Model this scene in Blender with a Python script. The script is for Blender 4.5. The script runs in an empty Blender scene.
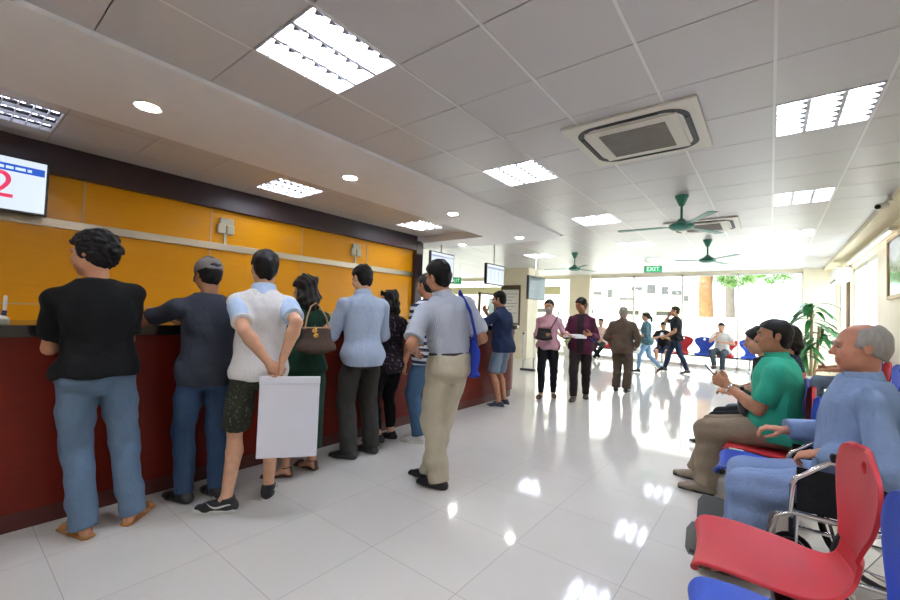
import bpy, bmesh, math, random
import numpy as np
from mathutils import Matrix, Vector
random.seed(7)
COL = bpy.context.scene.collection
SC = bpy.context.scene

# ------------------------------------------------------------------ camera, daylight, exposure
cam = bpy.data.cameras.new('camera'); cam_ob = bpy.data.objects.new('camera', cam); COL.objects.link(cam_ob)
cam.sensor_width = 36; cam.lens = 407.94/900*36; cam.clip_start = .02; cam.clip_end = 300
def cam_rot(yaw, pit, rol):
    cy, sy, cp, sp = math.cos(yaw), math.sin(yaw), math.cos(pit), math.sin(pit)
    F = Vector((-sy*cp, cy*cp, sp)); R = F.cross(Vector((0, 0, 1))).normalized(); U = R.cross(F)
    c, s = math.cos(rol), math.sin(rol)
    r = R*c+U*s; u = U*c-R*s
    return Matrix(((r.x, u.x, -F.x), (r.y, u.y, -F.y), (r.z, u.z, -F.z)))
cam_ob.matrix_world = Matrix.Translation((0, 0, 1.3)) @ cam_rot(.66640, .03307, .03691).to_4x4()
SC.camera = cam_ob

world = bpy.data.worlds.new('sky'); SC.world = world; world.use_nodes = True
bg = world.node_tree.nodes['Background']
bg.inputs[0].default_value = (.86, .93, 1.0, 1); bg.inputs[1].default_value = 2.9
sun = bpy.data.lights.new('sun', 'SUN'); sun.energy = 6.5; sun.angle = math.radians(2); sun.color = (1, .96, .88)
sun_ob = bpy.data.objects.new('sun', sun); COL.objects.link(sun_ob)
sun_ob.rotation_euler = Vector((.35, .55, -.85)).to_track_quat('-Z', 'Y').to_euler()
PANEL = 57.0          # ceiling tubes
DOWN = 60.0           # downlight discs
SC.view_settings.view_transform = 'Standard'; SC.view_settings.look = 'None'
SC.view_settings.exposure = 0.86; SC.view_settings.gamma = 1.0; SC.view_settings.use_curve_mapping = False

# ------------------------------------------------------------------ materials
def lin(c):
    if isinstance(c, str): c = tuple(int(c[i:i+2], 16) for i in (0, 2, 4))
    return tuple((v/255/12.92 if v/255 <= .04045 else ((v/255+.055)/1.055)**2.4) for v in c)
def mat(name, col, rough=.6, metal=0., emit=None, es=1., spec=None, coat=0., trans=0., alpha=None):
    m = bpy.data.materials.new(name); m.use_nodes = True; b = m.node_tree.nodes['Principled BSDF']
    b.inputs['Base Color'].default_value = (*lin(col), 1); b.inputs['Roughness'].default_value = rough; b.inputs['Metallic'].default_value = metal
    if emit is not None:
        b.inputs['Emission Color'].default_value = (*lin(emit), 1); b.inputs['Emission Strength'].default_value = es
    if spec is not None: b.inputs['Specular IOR Level'].default_value = spec
    if coat: b.inputs['Coat Weight'].default_value = coat; b.inputs['Coat Roughness'].default_value = .1
    if trans: b.inputs['Transmission Weight'].default_value = trans
    return m
class N:
    """tiny node helper"""
    def __init__(s, m): s.t = m.node_tree; s.b = s.t.nodes['Principled BSDF']; s.co = s.t.nodes.new('ShaderNodeTexCoord')
    def n(s, ty, **kw):
        q = s.t.nodes.new('ShaderNode'+ty)
        for k, v in kw.items(): setattr(q, k, v)
        return q
    def l(s, a, b): s.t.links.new(a, b)
    def math(s, op, a, b=None, c=None):
        q = s.n('Math', operation=op)
        for i, v in enumerate((a, b, c)):
            if v is None: continue
            if hasattr(v, 'links') or hasattr(v, 'is_linked'): s.l(v, q.inputs[i])
            else: q.inputs[i].default_value = v
        return q.outputs[0]
    def mapping(s, scale=(1, 1, 1), src='Object', loc=(0, 0, 0), rot=(0, 0, 0)):
        q = s.n('Mapping'); q.inputs['Scale'].default_value = scale; q.inputs['Location'].default_value = loc; q.inputs['Rotation'].default_value = rot
        s.l(s.co.outputs[src], q.inputs['Vector']); return q.outputs[0]
    def noise(s, vec, scale=5, detail=3, rough=.5):
        q = s.n('TexNoise'); q.inputs['Scale'].default_value = scale; q.inputs['Detail'].default_value = detail; q.inputs['Roughness'].default_value = rough
        s.l(vec, q.inputs['Vector']); return q.outputs['Fac']
    def ramp(s, fac, stops):
        q = s.n('ValToRGB'); e = q.color_ramp.elements
        while len(e) < len(stops): e.new(.5)
        for i, (p, c) in enumerate(stops): e[i].position = p; e[i].color = (*lin(c), 1)
        s.l(fac, q.inputs[0]); return q.outputs[0]
    def mix(s, fac, a, b):
        q = s.n('Mix', data_type='RGBA')
        if hasattr(fac, 'is_linked'): s.l(fac, q.inputs[0])
        else: q.inputs[0].default_value = fac
        for i, v in ((6, a), (7, b)):
            if hasattr(v, 'is_linked'): s.l(v, q.inputs[i])
            else: q.inputs[i].default_value = (*lin(v), 1)
        return q.outputs[2]
    def base(s, c): s.l(c, s.b.inputs['Base Color'])
    def bump(s, h, st=.2, d=.01):
        q = s.n('Bump'); q.inputs['Strength'].default_value = st; q.inputs['Distance'].default_value = d
        s.l(h, q.inputs['Height']); s.l(q.outputs[0], s.b.inputs['Normal'])
def tint(c, f):
    if isinstance(c, str): c = tuple(int(c[i:i+2], 16) for i in (0, 2, 4))
    return tuple(max(0, min(255, v*f)) for v in c)
def fabric(name, col, var=.14, crease=.9, rough=.85, dots=None, dscale=40, thr=.62):
    m = mat(name, col, rough, spec=.25); g = N(m)
    a = g.noise(g.mapping((1, 1, .5)), 9, 4)
    c = g.mix(a, tint(col, 1-var), tint(col, 1+var))
    if dots:
        d = g.noise(g.mapping(), dscale, 2); q = g.n('ValToRGB'); q.color_ramp.elements[0].position = thr; q.color_ramp.elements[1].position = thr+.04
        g.l(d, q.inputs[0]); c = g.mix(q.outputs[0], c, dots)
    g.base(c)
    h = g.math('ADD', g.noise(g.mapping((1, 1, .6)), 13, 4, .55), g.math('MULTIPLY', g.noise(g.mapping(), 420, 1), .05))
    g.bump(h, crease, .03); return m
def denim(name, col, fade): 
    m = mat(name, col, .85, spec=.2); g = N(m)
    a = g.noise(g.mapping((1, 1, .35)), 6, 3); f = g.noise(g.mapping((1, 1, .2)), 160, 2)
    c = g.mix(a, col, fade); c = g.mix(g.math('MULTIPLY', f, .35), c, tint(col, .6)); g.base(c)
    g.bump(g.noise(g.mapping((1, 1, .9)), 14, 4, .55), .55, .02); return m
def stripes(name, a, b, per, ratio=.5, axis=2, rough=.85):
    m = mat(name, a, rough, spec=.2); g = N(m); sx = g.n('SeparateXYZ'); g.l(g.co.outputs['Object'], sx.inputs[0])
    w = g.math('ADD', sx.outputs[axis], g.math('MULTIPLY', g.noise(g.mapping(), 5, 2), .02))
    f = g.math('LESS_THAN', g.math('FRACT', g.math('DIVIDE', w, per)), ratio)
    g.base(g.mix(f, a, b)); g.bump(g.noise(g.mapping(), 13, 4), .45, .02); return m
def skin_mat(name, col):
    m = mat(name, col, .5, spec=.35); g = N(m)
    g.base(g.mix(g.noise(g.mapping(), 22, 4), tint(col, .88), tint(col, 1.1)))
    g.b.inputs['Subsurface Weight'].default_value = .08; g.b.inputs['Subsurface Radius'].default_value = (.012, .005, .003); g.b.inputs['Subsurface Scale'].default_value = .5
    g.bump(g.noise(g.mapping(), 160, 2), .06, .004); return m
def hair_mat(name, a, b, rough=.42):
    m = mat(name, a, rough, spec=.25); g = N(m); g.base(g.mix(g.noise(g.mapping((1, 1, .3)), 60, 3), a, b))
    g.bump(g.noise(g.mapping((1, 1, .25)), 120, 3), .5, .006); return m
def plastic(name, col, rough=.35, var=.06, scale=6):
    m = mat(name, col, rough); g = N(m); g.base(g.mix(g.noise(g.mapping(), scale, 3), tint(col, 1-var), tint(col, 1+var)))
    g.bump(g.noise(g.mapping(), 90, 2), .03, .004); return m

SK = skin_mat('skin_tan', 'b07c5c'); SK2 = skin_mat('skin_light', 'c99a7c'); SK3 = skin_mat('skin_brown', '96684c'); SK4 = skin_mat('skin_ruddy', 'b98066')
HB = hair_mat('hair_black', '070607', '100e0e', .55); HG = hair_mat('hair_grey', '77736e', 'a8a49e', .6); HD = hair_mat('hair_dark_grey', '141312', '2c2a28', .55); HBR = hair_mat('hair_dark_brown', '0b0807', '1a110d', .5)
EYE = plastic('eye_white', '8f867e', .3); IRIS = plastic('iris_dark', '1c120c', .2)
CHROME = mat('chrome', 'd8d8dc', .14, 1.); STEEL = plastic('painted_steel', 'b9babb', .35); BLACKP = plastic('black_plastic', '17171a', .4)
WHITEP = plastic('white_plastic', 'e6e4de', .35); DARKM = plastic('dark_metal', '2b2c30', .4)
RUBBER = plastic('black_rubber', '101012', .7)

# ------------------------------------------------------------------ hard-surface helpers
class MB:
    def __init__(s): s.bm = bmesh.new()
    def box(s, lo, hi, bev=0., rot=None, piv=None):
        b = bmesh.new(); bmesh.ops.create_cube(b, size=1)
        for v in b.verts: v.co = Vector([lo[i]+(v.co[i]+.5)*(hi[i]-lo[i]) for i in range(3)])
        if bev: bmesh.ops.bevel(b, geom=list(b.edges), offset=bev, segments=2, affect='EDGES', profile=.5)
        if rot is not None: bmesh.ops.transform(b, matrix=rot, space=Matrix.Translation(-Vector(piv or (0, 0, 0))), verts=b.verts)
        s._in(b); return s
    def _in(s, b):
        me = bpy.data.meshes.new('tmp'); b.to_mesh(me); s.bm.from_mesh(me); bpy.data.meshes.remove(me); b.free()
    def cyl(s, a, b, r, r2=None, n=16, caps=True):
        a, b = Vector(a), Vector(b); d = b-a; q = bmesh.new()
        bmesh.ops.create_cone(q, cap_ends=caps, segments=n, radius1=r, radius2=r if r2 is None else r2, depth=d.length)
        M = Matrix.Translation((a+b)/2) @ d.to_track_quat('Z', 'Y').to_matrix().to_4x4(); bmesh.ops.transform(q, matrix=M, verts=q.verts)
        s._in(q); return s
    def tube(s, pts, r, n=10, closed=False):
        P = [Vector(p) for p in pts]; rings = []; m = len(P); up = Vector((0, 0, 1))
        for i in range(m):
            a = P[(i-1) % m] if (i or closed) else P[0]; b = P[(i+1) % m] if (i < m-1 or closed) else P[-1]
            t = (b-a).normalized(); x = up-t*up.dot(t)
            if x.length < .05: x = Vector((1, 0, 0))-t*t.x
            x.normalize(); y = t.cross(x); rr = r[i] if hasattr(r, '__len__') else r
            rings.append([s.bm.verts.new(P[i]+(x*math.cos(k*2*math.pi/n)+y*math.sin(k*2*math.pi/n))*rr) for k in range(n)]); 
        for i in range(m if closed else m-1):
            A, B = rings[i], rings[(i+1) % m]
            for k in range(n): s.bm.faces.new((A[k], A[(k+1) % n], B[(k+1) % n], B[k]))
        if not closed: s.bm.faces.new(rings[0][::-1]); s.bm.faces.new(rings[-1])
        return s
    def lathe(s, prof, c=(0, 0, 0), n=24, axis=None):
        rings = []; c = Vector(c); q = axis.to_track_quat('Z', 'Y') if axis else None
        for r, z in prof:
            ring = []
            for k in range(n):
                v = Vector((r*math.cos(k*2*math.pi/n), r*math.sin(k*2*math.pi/n), z))
                if q: v = q @ v
                ring.append(s.bm.verts.new(c+v))
            rings.append(ring)
        for A, B in zip(rings[:-1], rings[1:]):
            for k in range(n): s.bm.faces.new((A[k], A[(k+1) % n], B[(k+1) % n], B[k]))
        s.bm.faces.new(rings[0][::-1]); s.bm.faces.new(rings[-1]); return s
    def prism(s, poly, z0, z1):
        a = [s.bm.verts.new((x, y, z0)) for x, y in poly]; b = [s.bm.verts.new((x, y, z1)) for x, y in poly]; n = len(poly)
        for i in range(n): s.bm.faces.new((a[i], a[(i+1) % n], b[(i+1) % n], b[i]))
        s.bm.faces.new(a[::-1]); s.bm.faces.new(b); return s
    def quad(s, pts): s.bm.faces.new([s.bm.verts.new(p) for p in pts]); return s
    def build(s, name, m, parent=None, smooth=False, loc=None):
        bmesh.ops.recalc_face_normals(s.bm, faces=s.bm.faces)
        me = bpy.data.meshes.new(name); s.bm.to_mesh(me); s.bm.free(); me.materials.append(m)
        if smooth:
            for p in me.polygons: p.use_smooth = True
            try: me.set_sharp_from_angle(angle=math.radians(40))
            except Exception: pass
        o = bpy.data.objects.new(name, me); COL.objects.link(o)
        if parent: o.parent = parent
        if loc: o.location = loc
        return o
def tag(o, label, cat, group=None, kind=None):
    o['label'] = label; o['category'] = cat
    if group: o['group'] = group
    if kind: o['kind'] = kind
    return o
def struct(o): o['kind'] = 'structure'; return o
def thing(name, label, cat, loc=(0, 0, 0), rz=0, group=None):
    o = bpy.data.objects.new(name, None); COL.objects.link(o); o.location = loc; o.rotation_euler = (0, 0, math.radians(rz)); o.empty_display_size = .1
    return tag(o, label, cat, group)
def dup(o, parent=None):
    c = o.copy(); COL.objects.link(c)
    if parent: c.parent = parent
    for ch in [x for x in bpy.data.objects if x.parent == o]: dup(ch, c)
    return c
def text_obj(name, body, size, m, parent, loc, rot, ext=.002, align='CENTER'):
    cu = bpy.data.curves.new(name, 'FONT'); cu.body = body; cu.size = size; cu.extrude = ext; cu.align_x = align; cu.align_y = 'CENTER'
    t = bpy.data.objects.new(name, cu); COL.objects.link(t); dg = bpy.context.evaluated_depsgraph_get()
    me = bpy.data.meshes.new_from_object(t.evaluated_get(dg)); bpy.data.objects.remove(t); bpy.data.curves.remove(cu)
    me.materials.clear(); me.materials.append(m)
    o = bpy.data.objects.new(name, me); COL.objects.link(o); o.parent = parent; o.location = loc; o.rotation_euler = rot; return o
# ------------------------------------------------------------------ the hall
XR, YF, ZC = 1.30, 14.0, 2.80
def floor_mat():
    m = mat('cream_porcelain_tiles', 'd6d3cc', .05, spec=.6); g = N(m); T = .575
    sx = g.n('SeparateXYZ'); g.l(g.co.outputs['Object'], sx.inputs[0])
    def line(o, off):
        f = g.math('FRACT', g.math('DIVIDE', g.math('ADD', o, 40*T-off), T)); d = g.math('MINIMUM', f, g.math('SUBTRACT', 1., f))
        return g.math('LESS_THAN', d, .0027)
    ln = g.math('MAXIMUM', line(sx.outputs[0], -.565), line(sx.outputs[1], .42))
    fl = g.n('TexWhiteNoise'); fl.noise_dimensions = '2D'
    q = g.n('VectorMath', operation='FLOOR'); mp = g.mapping((1/T, 1/T, 0), loc=(.565/T, -.42/T, 0)); g.l(mp, q.inputs[0]); g.l(q.outputs[0], fl.inputs['Vector'])
    sp = g.noise(g.mapping(), 3, 5, .6)
    c = g.mix(sp, 'd2cec6', 'dedad2'); c = g.mix(g.math('MULTIPLY', fl.outputs['Value'], .25), c, 'cdcac4'); c = g.mix(ln, c, '9a958c'); g.base(c)
    g.l(g.math('MULTIPLY_ADD', ln, .5, .07), g.b.inputs['Roughness'])
    g.bump(g.math('ADD', g.math('MULTIPLY', ln, -1), g.math('MULTIPLY', g.noise(g.mapping(), 1.3, 1), .25)), .10, .004); return m
struct(MB().box((-14, -2.3, -.12), (1.5, YF+.1, 0)).build('floor', floor_mat()))

M_TILE = mat('white_metal_ceiling_tiles', 'cbc6c4', .33, spec=.45); g = N(M_TILE)
g.base(g.mix(g.noise(g.mapping(), 300, 1), 'c4c1c3', 'd3d0d1')); g.bump(g.noise(g.mapping(), 2.2, 2), .06, .02)
M_SLAB = plastic('dark_plenum', '3c3a3a', .9); M_PLASTER = plastic('white_plaster', 'eeeef2', .5, .02); M_TBAR = mat('white_grid_bars', 'e6e4e4', .3)
X0, Y0, G = .01, 1.69, .6
LIGHTS = [(-2.39, 1.09), (-2.39, 3.49), (-2.39, 5.89), (-2.39, 8.29), (-2.39, 10.69), (.01, 3.49), (.01, 5.89), (.01, 8.29), (.01, 10.69), (.01, 1.09), (-4.79, 8.89), (-2.39, -1.31), (.01, -1.31)]
lit = {(round((x-X0)/G), round((y-Y0)/G)) for x, y in LIGHTS}
gx = lambda i: X0+i*G-(.06 if i >= 1 else 0)          # the last column by the wall is cut narrower
tl = MB(); bars = MB()
for i in range(-23, 2):
    for j in range(-7, 21):
        x, y = gx(i), Y0+j*G
        if (i, j) in lit or y > YF: continue
        if i < -5 and y < 7.0: continue
        x1, y1 = min(gx(i+1), 1.10), min(y+G, YF)
        tl.box((x+.002, y+.004, ZC), (x1-.002, y1-.004, ZC+.012))
for i in range(-22, 2):
    x = gx(i); bars.box((x-.008, -2.2 if i > -5 else 7.1, ZC-.003), (x+.008, YF, ZC+.004))
ceil_ob = struct(tl.build('ceiling', M_TILE)); bars.build('grid_bars', M_TBAR, ceil_ob)
struct(MB().box((-14, -2.3, 2.93), (1.5, YF+.1, 3.1)).build('ceiling_slab', M_SLAB))

# plaster soffit above the counter, open to a tiled recess
r = .35; cor = [(-2.98-r+r*math.cos(a), 7.2-r+r*math.sin(a)) for a in np.linspace(0, math.pi/2, 10)]
sf = MB().prism([(-4.26, -2.3), (-2.98, -2.3)]+cor+[(-6.2, 7.2), (-6.2, 6.38), (-4.26, 6.38)], 2.77, 2.93)

struct(sf.build('ceiling_soffit', M_PLASTER))
rt = MB(); RX = (-5.95, -5.45, -4.80, -4.28); RL = [0., 2.6, 5.2]
for a, b in zip(RX[:-1], RX[1:]):
    for j in range(-4, 10):
        y = j*.65
        if a == -5.45 and any(abs(y-q) < .01 for q in RL): continue
        rt.box((a+.003, y+.003, 2.90), (b-.003, min(y+.65, 6.38)-.003, 2.912))
struct(rt.build('ceiling_recess', M_TILE))

# orange lacquered back wall with its dark fascia
m = mat('orange_lacquered_veneer', 'd08a0a', .32, spec=.22, coat=.08); g = N(m)
a = g.noise(g.mapping((.5, .5, 9)), 5, 5, .6); b_ = g.noise(g.mapping(), 1.2, 2)
g.base(g.mix(g.math('MULTIPLY', b_, .5), g.mix(a, 'd48804', 'e8a008'), 'e2a20c')); g.bump(a, .03, .004); M_ORANGE = m
struct(MB().box((-6.2, -2.3, 0), (-5.95, 6.26, 2.92)).build('wall_left', M_ORANGE))
M_WENGE = mat('dark_wenge_fascia', '33222a', .35); g = N(M_WENGE); g.base(g.mix(g.noise(g.mapping((1, .4, 12)), 8, 4), '2a1c22', '3d2a31'))
struct(MB().box((-5.95, -2.3, 2.60), (-5.85, 6.26, 2.92), .004).build('trim_1', M_WENGE))
struct(MB().box((-6.25, 6.24, 0), (-5.84, 6.44, 2.80), .004).build('trim_2', M_WENGE))
M_ALU = mat('brushed_aluminium', 'b6ac98', .28, 1.); g = N(M_ALU); g.bump(g.noise(g.mapping((1, .2, 40)), 20, 2), .15, .004)
struct(MB().box((-5.95, -2.3, 2.05), (-5.915, 6.24, 2.14), .004).build('trim_3', M_ALU))
M_JOINT = mat('pale_joint_strip', 'c9a678', .35)
jt = MB()
for y in (-1.6, -.31, .99, 2.29, 3.65, 5.0): jt.box((-5.95, y-.008, .0), (-5.945, y+.008, 2.60))
jt.box((-5.95, -2.3, 1.233), (-5.945, 6.24, 1.247)); struct(jt.build('trim_4', M_JOINT))

# the other walls
M_CREAM = plastic('cream_wall_paint', 'f6ebd0', .6, .03, 3); M_CREAM2 = plastic('pale_cream_paint', 'e8dcbc', .55, .03, 3)
struct(MB().box((-14, -2.4, 0), (1.5, -2.2, 3)).build('wall_back', M_CREAM))
struct(MB().box((-14, 6.42, 0), (-6.2, 6.6, 3)).build('wall_inner', M_CREAM))
struct(MB().box((-14.1, 6.6, 0), (-13.9, YF, 3)).build('wall_far_left', M_CREAM))
WN = [(9.05, 11.75), (12.05, 13.85)]
wr = MB().box((XR, -2.3, 0), (XR+.2, 9.05, 3)).box((XR, 9.05, 0), (XR+.2, 13.95, .25)).box((XR, 9.05, 2.52), (XR+.2, 13.95, 3)).box((XR, 11.75, .25), (XR+.2, 12.05, 2.52)).box((XR, 13.85, .25), (XR+.2, 14.1, 2.52))
struct(wr.build('wall_right', M_CREAM))
struct(MB().box((1.05, -2.2, 2.74), (XR+.02, YF, 2.86), .004).build('trim_5', M_CREAM2))
def glass_mat():
    m = bpy.data.materials.new('clear_window_glass'); m.use_nodes = True; t = m.node_tree; t.nodes.clear()
    o = t.nodes.new('ShaderNodeOutputMaterial'); a = t.nodes.new('ShaderNodeBsdfTransparent'); b = t.nodes.new('ShaderNodeBsdfGlossy'); x = t.nodes.new('ShaderNodeMixShader')
    a.inputs[0].default_value = (.94, .97, .96, 1); b.inputs['Roughness'].default_value = .02; x.inputs[0].default_value = .06
    t.links.new(a.outputs[0], x.inputs[1]); t.links.new(b.outputs[0], x.inputs[2]); t.links.new(x.outputs[0], o.inputs[0]); return m
GLASS = glass_mat(); M_FRAME = plastic('white_window_frame', 'e4e0d4', .4)
for i, (a, b) in enumerate(WN):
    w = MB().box((XR+.06, a, .25), (XR+.12, a+.05, 2.52)).box((XR+.06, b-.05, .25), (XR+.12, b, 2.52)).box((XR+.06, a, .25), (XR+.12, b, .31)).box((XR+.06, a, 2.46), (XR+.12, b, 2.52)).box((XR+.06, (a+b)/2-.03, .25), (XR+.12, (a+b)/2+.03, 2.52))
    o = struct(w.build('window_%d' % (i+1), M_FRAME)); MB().box((XR+.085, a+.04, .3), (XR+.092, b-.04, 2.48)).build('window_pane', GLASS, o)
struct(MB().box((XR-.05, 11.80, 0), (XR, 11.90, 2.70), .006).build('trim_7', plastic('brown_pipe_casing', '7a5f3e', .5)))
# far glazed front between cream columns
fw = MB().box((-5.58, YF-.12, 0), (-4.86, YF+.15, 2.92)).box((.66, YF-.12, 0), (1.5, YF+.15, 2.92)).box((-14, YF, 2.74), (1.5, YF+.12, 3))
struct(fw.build('wall_far', M_CREAM))
n = 3
for a, b, k in ((-4.86, .66, 4), (-13.9, -5.58, 6)):
    w = MB().box((a, YF+.02, 0), (b, YF+.08, .08)).box((a, YF+.02, 2.68), (b, YF+.08, 2.76))
    for i in range(k+1):
        x = a+(b-a)*i/k; w.box((x-.022, YF+.02, 0), (x+.022, YF+.08, 2.74))
    o = struct(w.build('window_%d' % n, M_FRAME)); n += 1
    for i in range(k): MB().box((a+(b-a)*i/k+.02, YF+.045, .06), (a+(b-a)*(i+1)/k-.02, YF+.053, 2.7)).build('window_pane', GLASS, o)
M_BAND = plastic('pale_yellow_banner', 'e9e3b4', .6)
struct(MB().box((-6.75, 11.3, 0), (-5.85, 12.0, 2.80), .006).build('wall_pillar', M_CREAM))
lb = MB().box((-13.9, 13.85, 2.12), (-5.9, 13.9, 2.42)); struct(lb.build('trim_6', M_BAND))
# outside: forecourt, garden wall, building front, trees
M_PAVE = plastic('pale_forecourt_paving', 'd2cfc6', .8, .05, 2); M_WHITEW = plastic('white_outdoor_wall', 'e8e6e0', .8, .03)
struct(MB().box((-60, YF+.1, -.2), (60, 70, -.03)).build('ground', M_PAVE))
struct(MB().box((-16, 18.2, -.1), (14, 18.4, 1.52), .01).build('garden_wall', M_WHITEW))
# ------------------------------------------------------------------ ceiling fixtures
M_LOUV = mat('white_louvre_metal', 'cfd0d6', .3); M_LOUV_SHADE = mat('painted_louvre_shade', '85868e', .4); M_TUBE = mat('lit_fluorescent_tube', 'ffffff', .4, emit='e9f0ff', es=PANEL); M_TUBED = mat('dim_fluorescent_tube', 'ffffff', .4, emit='dfe6ff', es=PANEL*.12)
def make_light(name, label, loc, S, tube, sy=None):
    t = thing(name, label, 'ceiling light', loc, 0, 'square louvred ceiling lights'); h = S/2; sy = sy or S; v = sy/2
    MB().box((-h, -v, .0), (-h+.012, v, .085)).box((h-.012, -v, 0), (h, v, .085)).box((-h, -v, 0), (h, -v+.012, .085)).box((-h, v-.012, 0), (h, v, .085)).box((-h, -v, .085), (h, v, .095)).build('housing', M_LOUV, t)
    for i in range(3):
        x = (-1+i)*S/3; MB().cyl((x, -v+.03, .040), (x, v-.03, .040), .0155, n=10).build('fluorescent_tube', tube, t, True)
    lo = MB()
    for i in range(2): x = (-.5+i)*S/3; lo.prism([(x-.011, -v+.012), (x+.011, -v+.012), (x+.011, v-.012), (x-.011, v-.012)], .0, .004); lo.quad([(x-.011, -v+.012, .0), (x-.011, v-.012, 0), (x-.001, v-.012, .03), (x-.001, -v+.012, .03)]).quad([(x+.011, -v+.012, .0), (x+.011, v-.012, 0), (x+.001, v-.012, .03), (x+.001, -v+.012, .03)])
    for j in range(1, 7):
        y = -v+sy*j/7; lo.box((-h+.012, y-.004, .0), (h-.012, y+.004, .022))
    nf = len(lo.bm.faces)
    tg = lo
    for i in range(3):  # flat grey triangles paint in the shading of the cross blades
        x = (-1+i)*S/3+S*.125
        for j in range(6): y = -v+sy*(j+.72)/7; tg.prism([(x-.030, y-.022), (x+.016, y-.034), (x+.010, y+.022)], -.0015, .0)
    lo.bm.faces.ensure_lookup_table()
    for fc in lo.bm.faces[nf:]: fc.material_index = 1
    lo.build('louvre', M_LOUV, t).data.materials.append(M_LOUV_SHADE); return t
names = ['large louvred ceiling light nearest the counter soffit, lit bright white', 'louvred ceiling light straight in front of the big air conditioner cassette', 'third louvred ceiling light along the counter side, beside the green fan', 'small looking louvred ceiling light just before the exit sign', 'farthest louvred ceiling light on the counter side',
 'wide bright louvred ceiling light right of the big air conditioner cassette', 'second bright louvred ceiling light in the right hand row', 'third bright louvred ceiling light in the right hand row', 'farthest louvred ceiling light in the right hand row', 'louvred ceiling light over the waiting chairs above the picture', 'bright ceiling light beyond the soffit above the hanging screens', 'louvred ceiling light behind the camera on the counter side', 'louvred ceiling light behind the camera over the chairs']
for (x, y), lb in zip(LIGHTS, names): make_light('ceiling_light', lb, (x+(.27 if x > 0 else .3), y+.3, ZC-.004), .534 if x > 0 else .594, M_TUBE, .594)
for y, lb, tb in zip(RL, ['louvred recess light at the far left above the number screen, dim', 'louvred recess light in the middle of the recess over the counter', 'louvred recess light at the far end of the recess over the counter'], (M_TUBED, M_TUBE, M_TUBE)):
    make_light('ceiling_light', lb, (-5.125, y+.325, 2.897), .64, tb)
M_DISC = mat('lit_downlight_lens', 'ffffff', .4, emit='fff8ec', es=DOWN)
for (x, y), lb in zip([(-3.70, .94), (-3.70, 2.82), (-3.70, 4.70), (-3.72, 6.77), (-5.17, 6.92), (-3.70, -.94)], ['round downlight nearest the camera in the plaster soffit', 'second round downlight along the plaster soffit', 'third round downlight along the plaster soffit', 'round downlight at the rounded end of the soffit', 'small round downlight in front of the list screen at the end of the recess', 'round downlight behind the camera in the soffit']):
    t = thing('downlight', lb, 'downlight', (x, y, 2.77), 0, 'round downlights')
    MB().lathe([(.078, .0), (.088, -.004), (.09, 0.), (.09, .002)], n=28).build('trim_ring', M_LOUV, t, True)
    MB().lathe([(.07, .0), (.068, -.006), (.02, -.0075)], n=28).build('lens', M_DISC, t, True)

# four-way cassettes
M_AC = plastic('cream_white_cassette', 'd9d5cb', .4, .02); M_ACD = mat('dark_air_slot', '17181b', .5); M_GRILL = plastic('grey_intake_grille', '8f8a84', .6)
def cassette(label, x, y):
    t = thing('air_conditioner_cassette', label, 'air conditioner', (x, y, ZC), 0, 'four way ceiling air conditioners')
    h = .47
    MB().box((-h, -h, -.022), (h, h, .0), .008).build('panel', M_AC, t)
    def ring(a, b, rr, z0, z1):
        q = MB(); n = 40; P = []
        for s_, R in ((a, rr), (b, rr*.85)):
            pts = []
            for cx, cy, s0 in ((1, 1, 0), (-1, 1, 90), (-1, -1, 180), (1, -1, 270)):
                for k in range(10):
                    th = math.radians(s0+k*10); pts.append((cx*(s_-R)+R*math.cos(th), cy*(s_-R)+R*math.sin(th)))
            P.append(pts)
        A = [q.bm.verts.new((px, py, z0)) for px, py in P[0]]; B = [q.bm.verts.new((px, py, z0)) for px, py in P[1]]; C_ = [q.bm.verts.new((px, py, z1)) for px, py in P[0]]; D_ = [q.bm.verts.new((px, py, z1)) for px, py in P[1]]
        for i in range(n):
            j = (i+1) % n
            for U, W in ((A, B), (C_, D_), (A, C_), (B, D_)): q.bm.faces.new((U[i], U[j], W[j], W[i]))
        return q
    ring(.400, .358, .16, -.0245, -.018).build('air_slot', M_ACD, t)
    q = MB()
    for s_ in (1, -1):
        q.box((s_*.375-.012, -.22, -.030), (s_*.375+.012, .22, -.023), .002); q.box((-.22, s_*.375-.012, -.030), (.22, s_*.375+.012, -.023), .002)
    q.build('louvre_flap', M_ACD, t)
    MB().box((-.33, -.33, -.036), (.33, .33, -.018), .01).build('intake_frame', M_AC, t)
    gm = MB().box((-.24, -.24, -.039), (.24, .24, -.033))
    for i in range(13): yy = -.23+i*.0383; gm.box((-.24, yy-.006, -.044), (.24, yy+.006, -.037))
    gm.build('intake_grille', M_GRILL, t)
cassette('big square ceiling air conditioner cassette with a grey grille, nearest', -.86, 3.50)
cassette('smaller looking ceiling air conditioner cassette behind the green fan', -.83, 7.30)

M_FANG = plastic('sea_green_enamel', '2f7d6b', .35)
def fan(label, x, y, a0, drop=.36):
    t = thing('ceiling_fan', label, 'ceiling fan', (x, y, ZC), a0, 'green ceiling fans')
    MB().lathe([(.075, 0), (.072, -.02), (.030, -.12), (.022, -.125)], n=20).build('canopy', M_FANG, t, True)
    MB().cyl((0, 0, -.11), (0, 0, -drop+.06), .014).build('rod', M_FANG, t, True)
    MB().lathe([(.03, -drop+.08), (.055, -drop+.05), (.13, -drop+.01), (.135, -drop-.02), (.10, -drop-.045), (.02, -drop-.055)], n=24).build('motor', M_FANG, t, True)
    for k in range(3):
        q = MB().box((.11, -.02, -drop-.012), (.22, .02, -drop-.006)).prism([(.20, -.035), (.70, -.05), (.72, 0), (.70, .05), (.20, .035)], -drop-.012, -drop-.004)
        o = q.build('blade', M_FANG, t); o.rotation_euler = (0, 0, math.radians(k*120))
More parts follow.
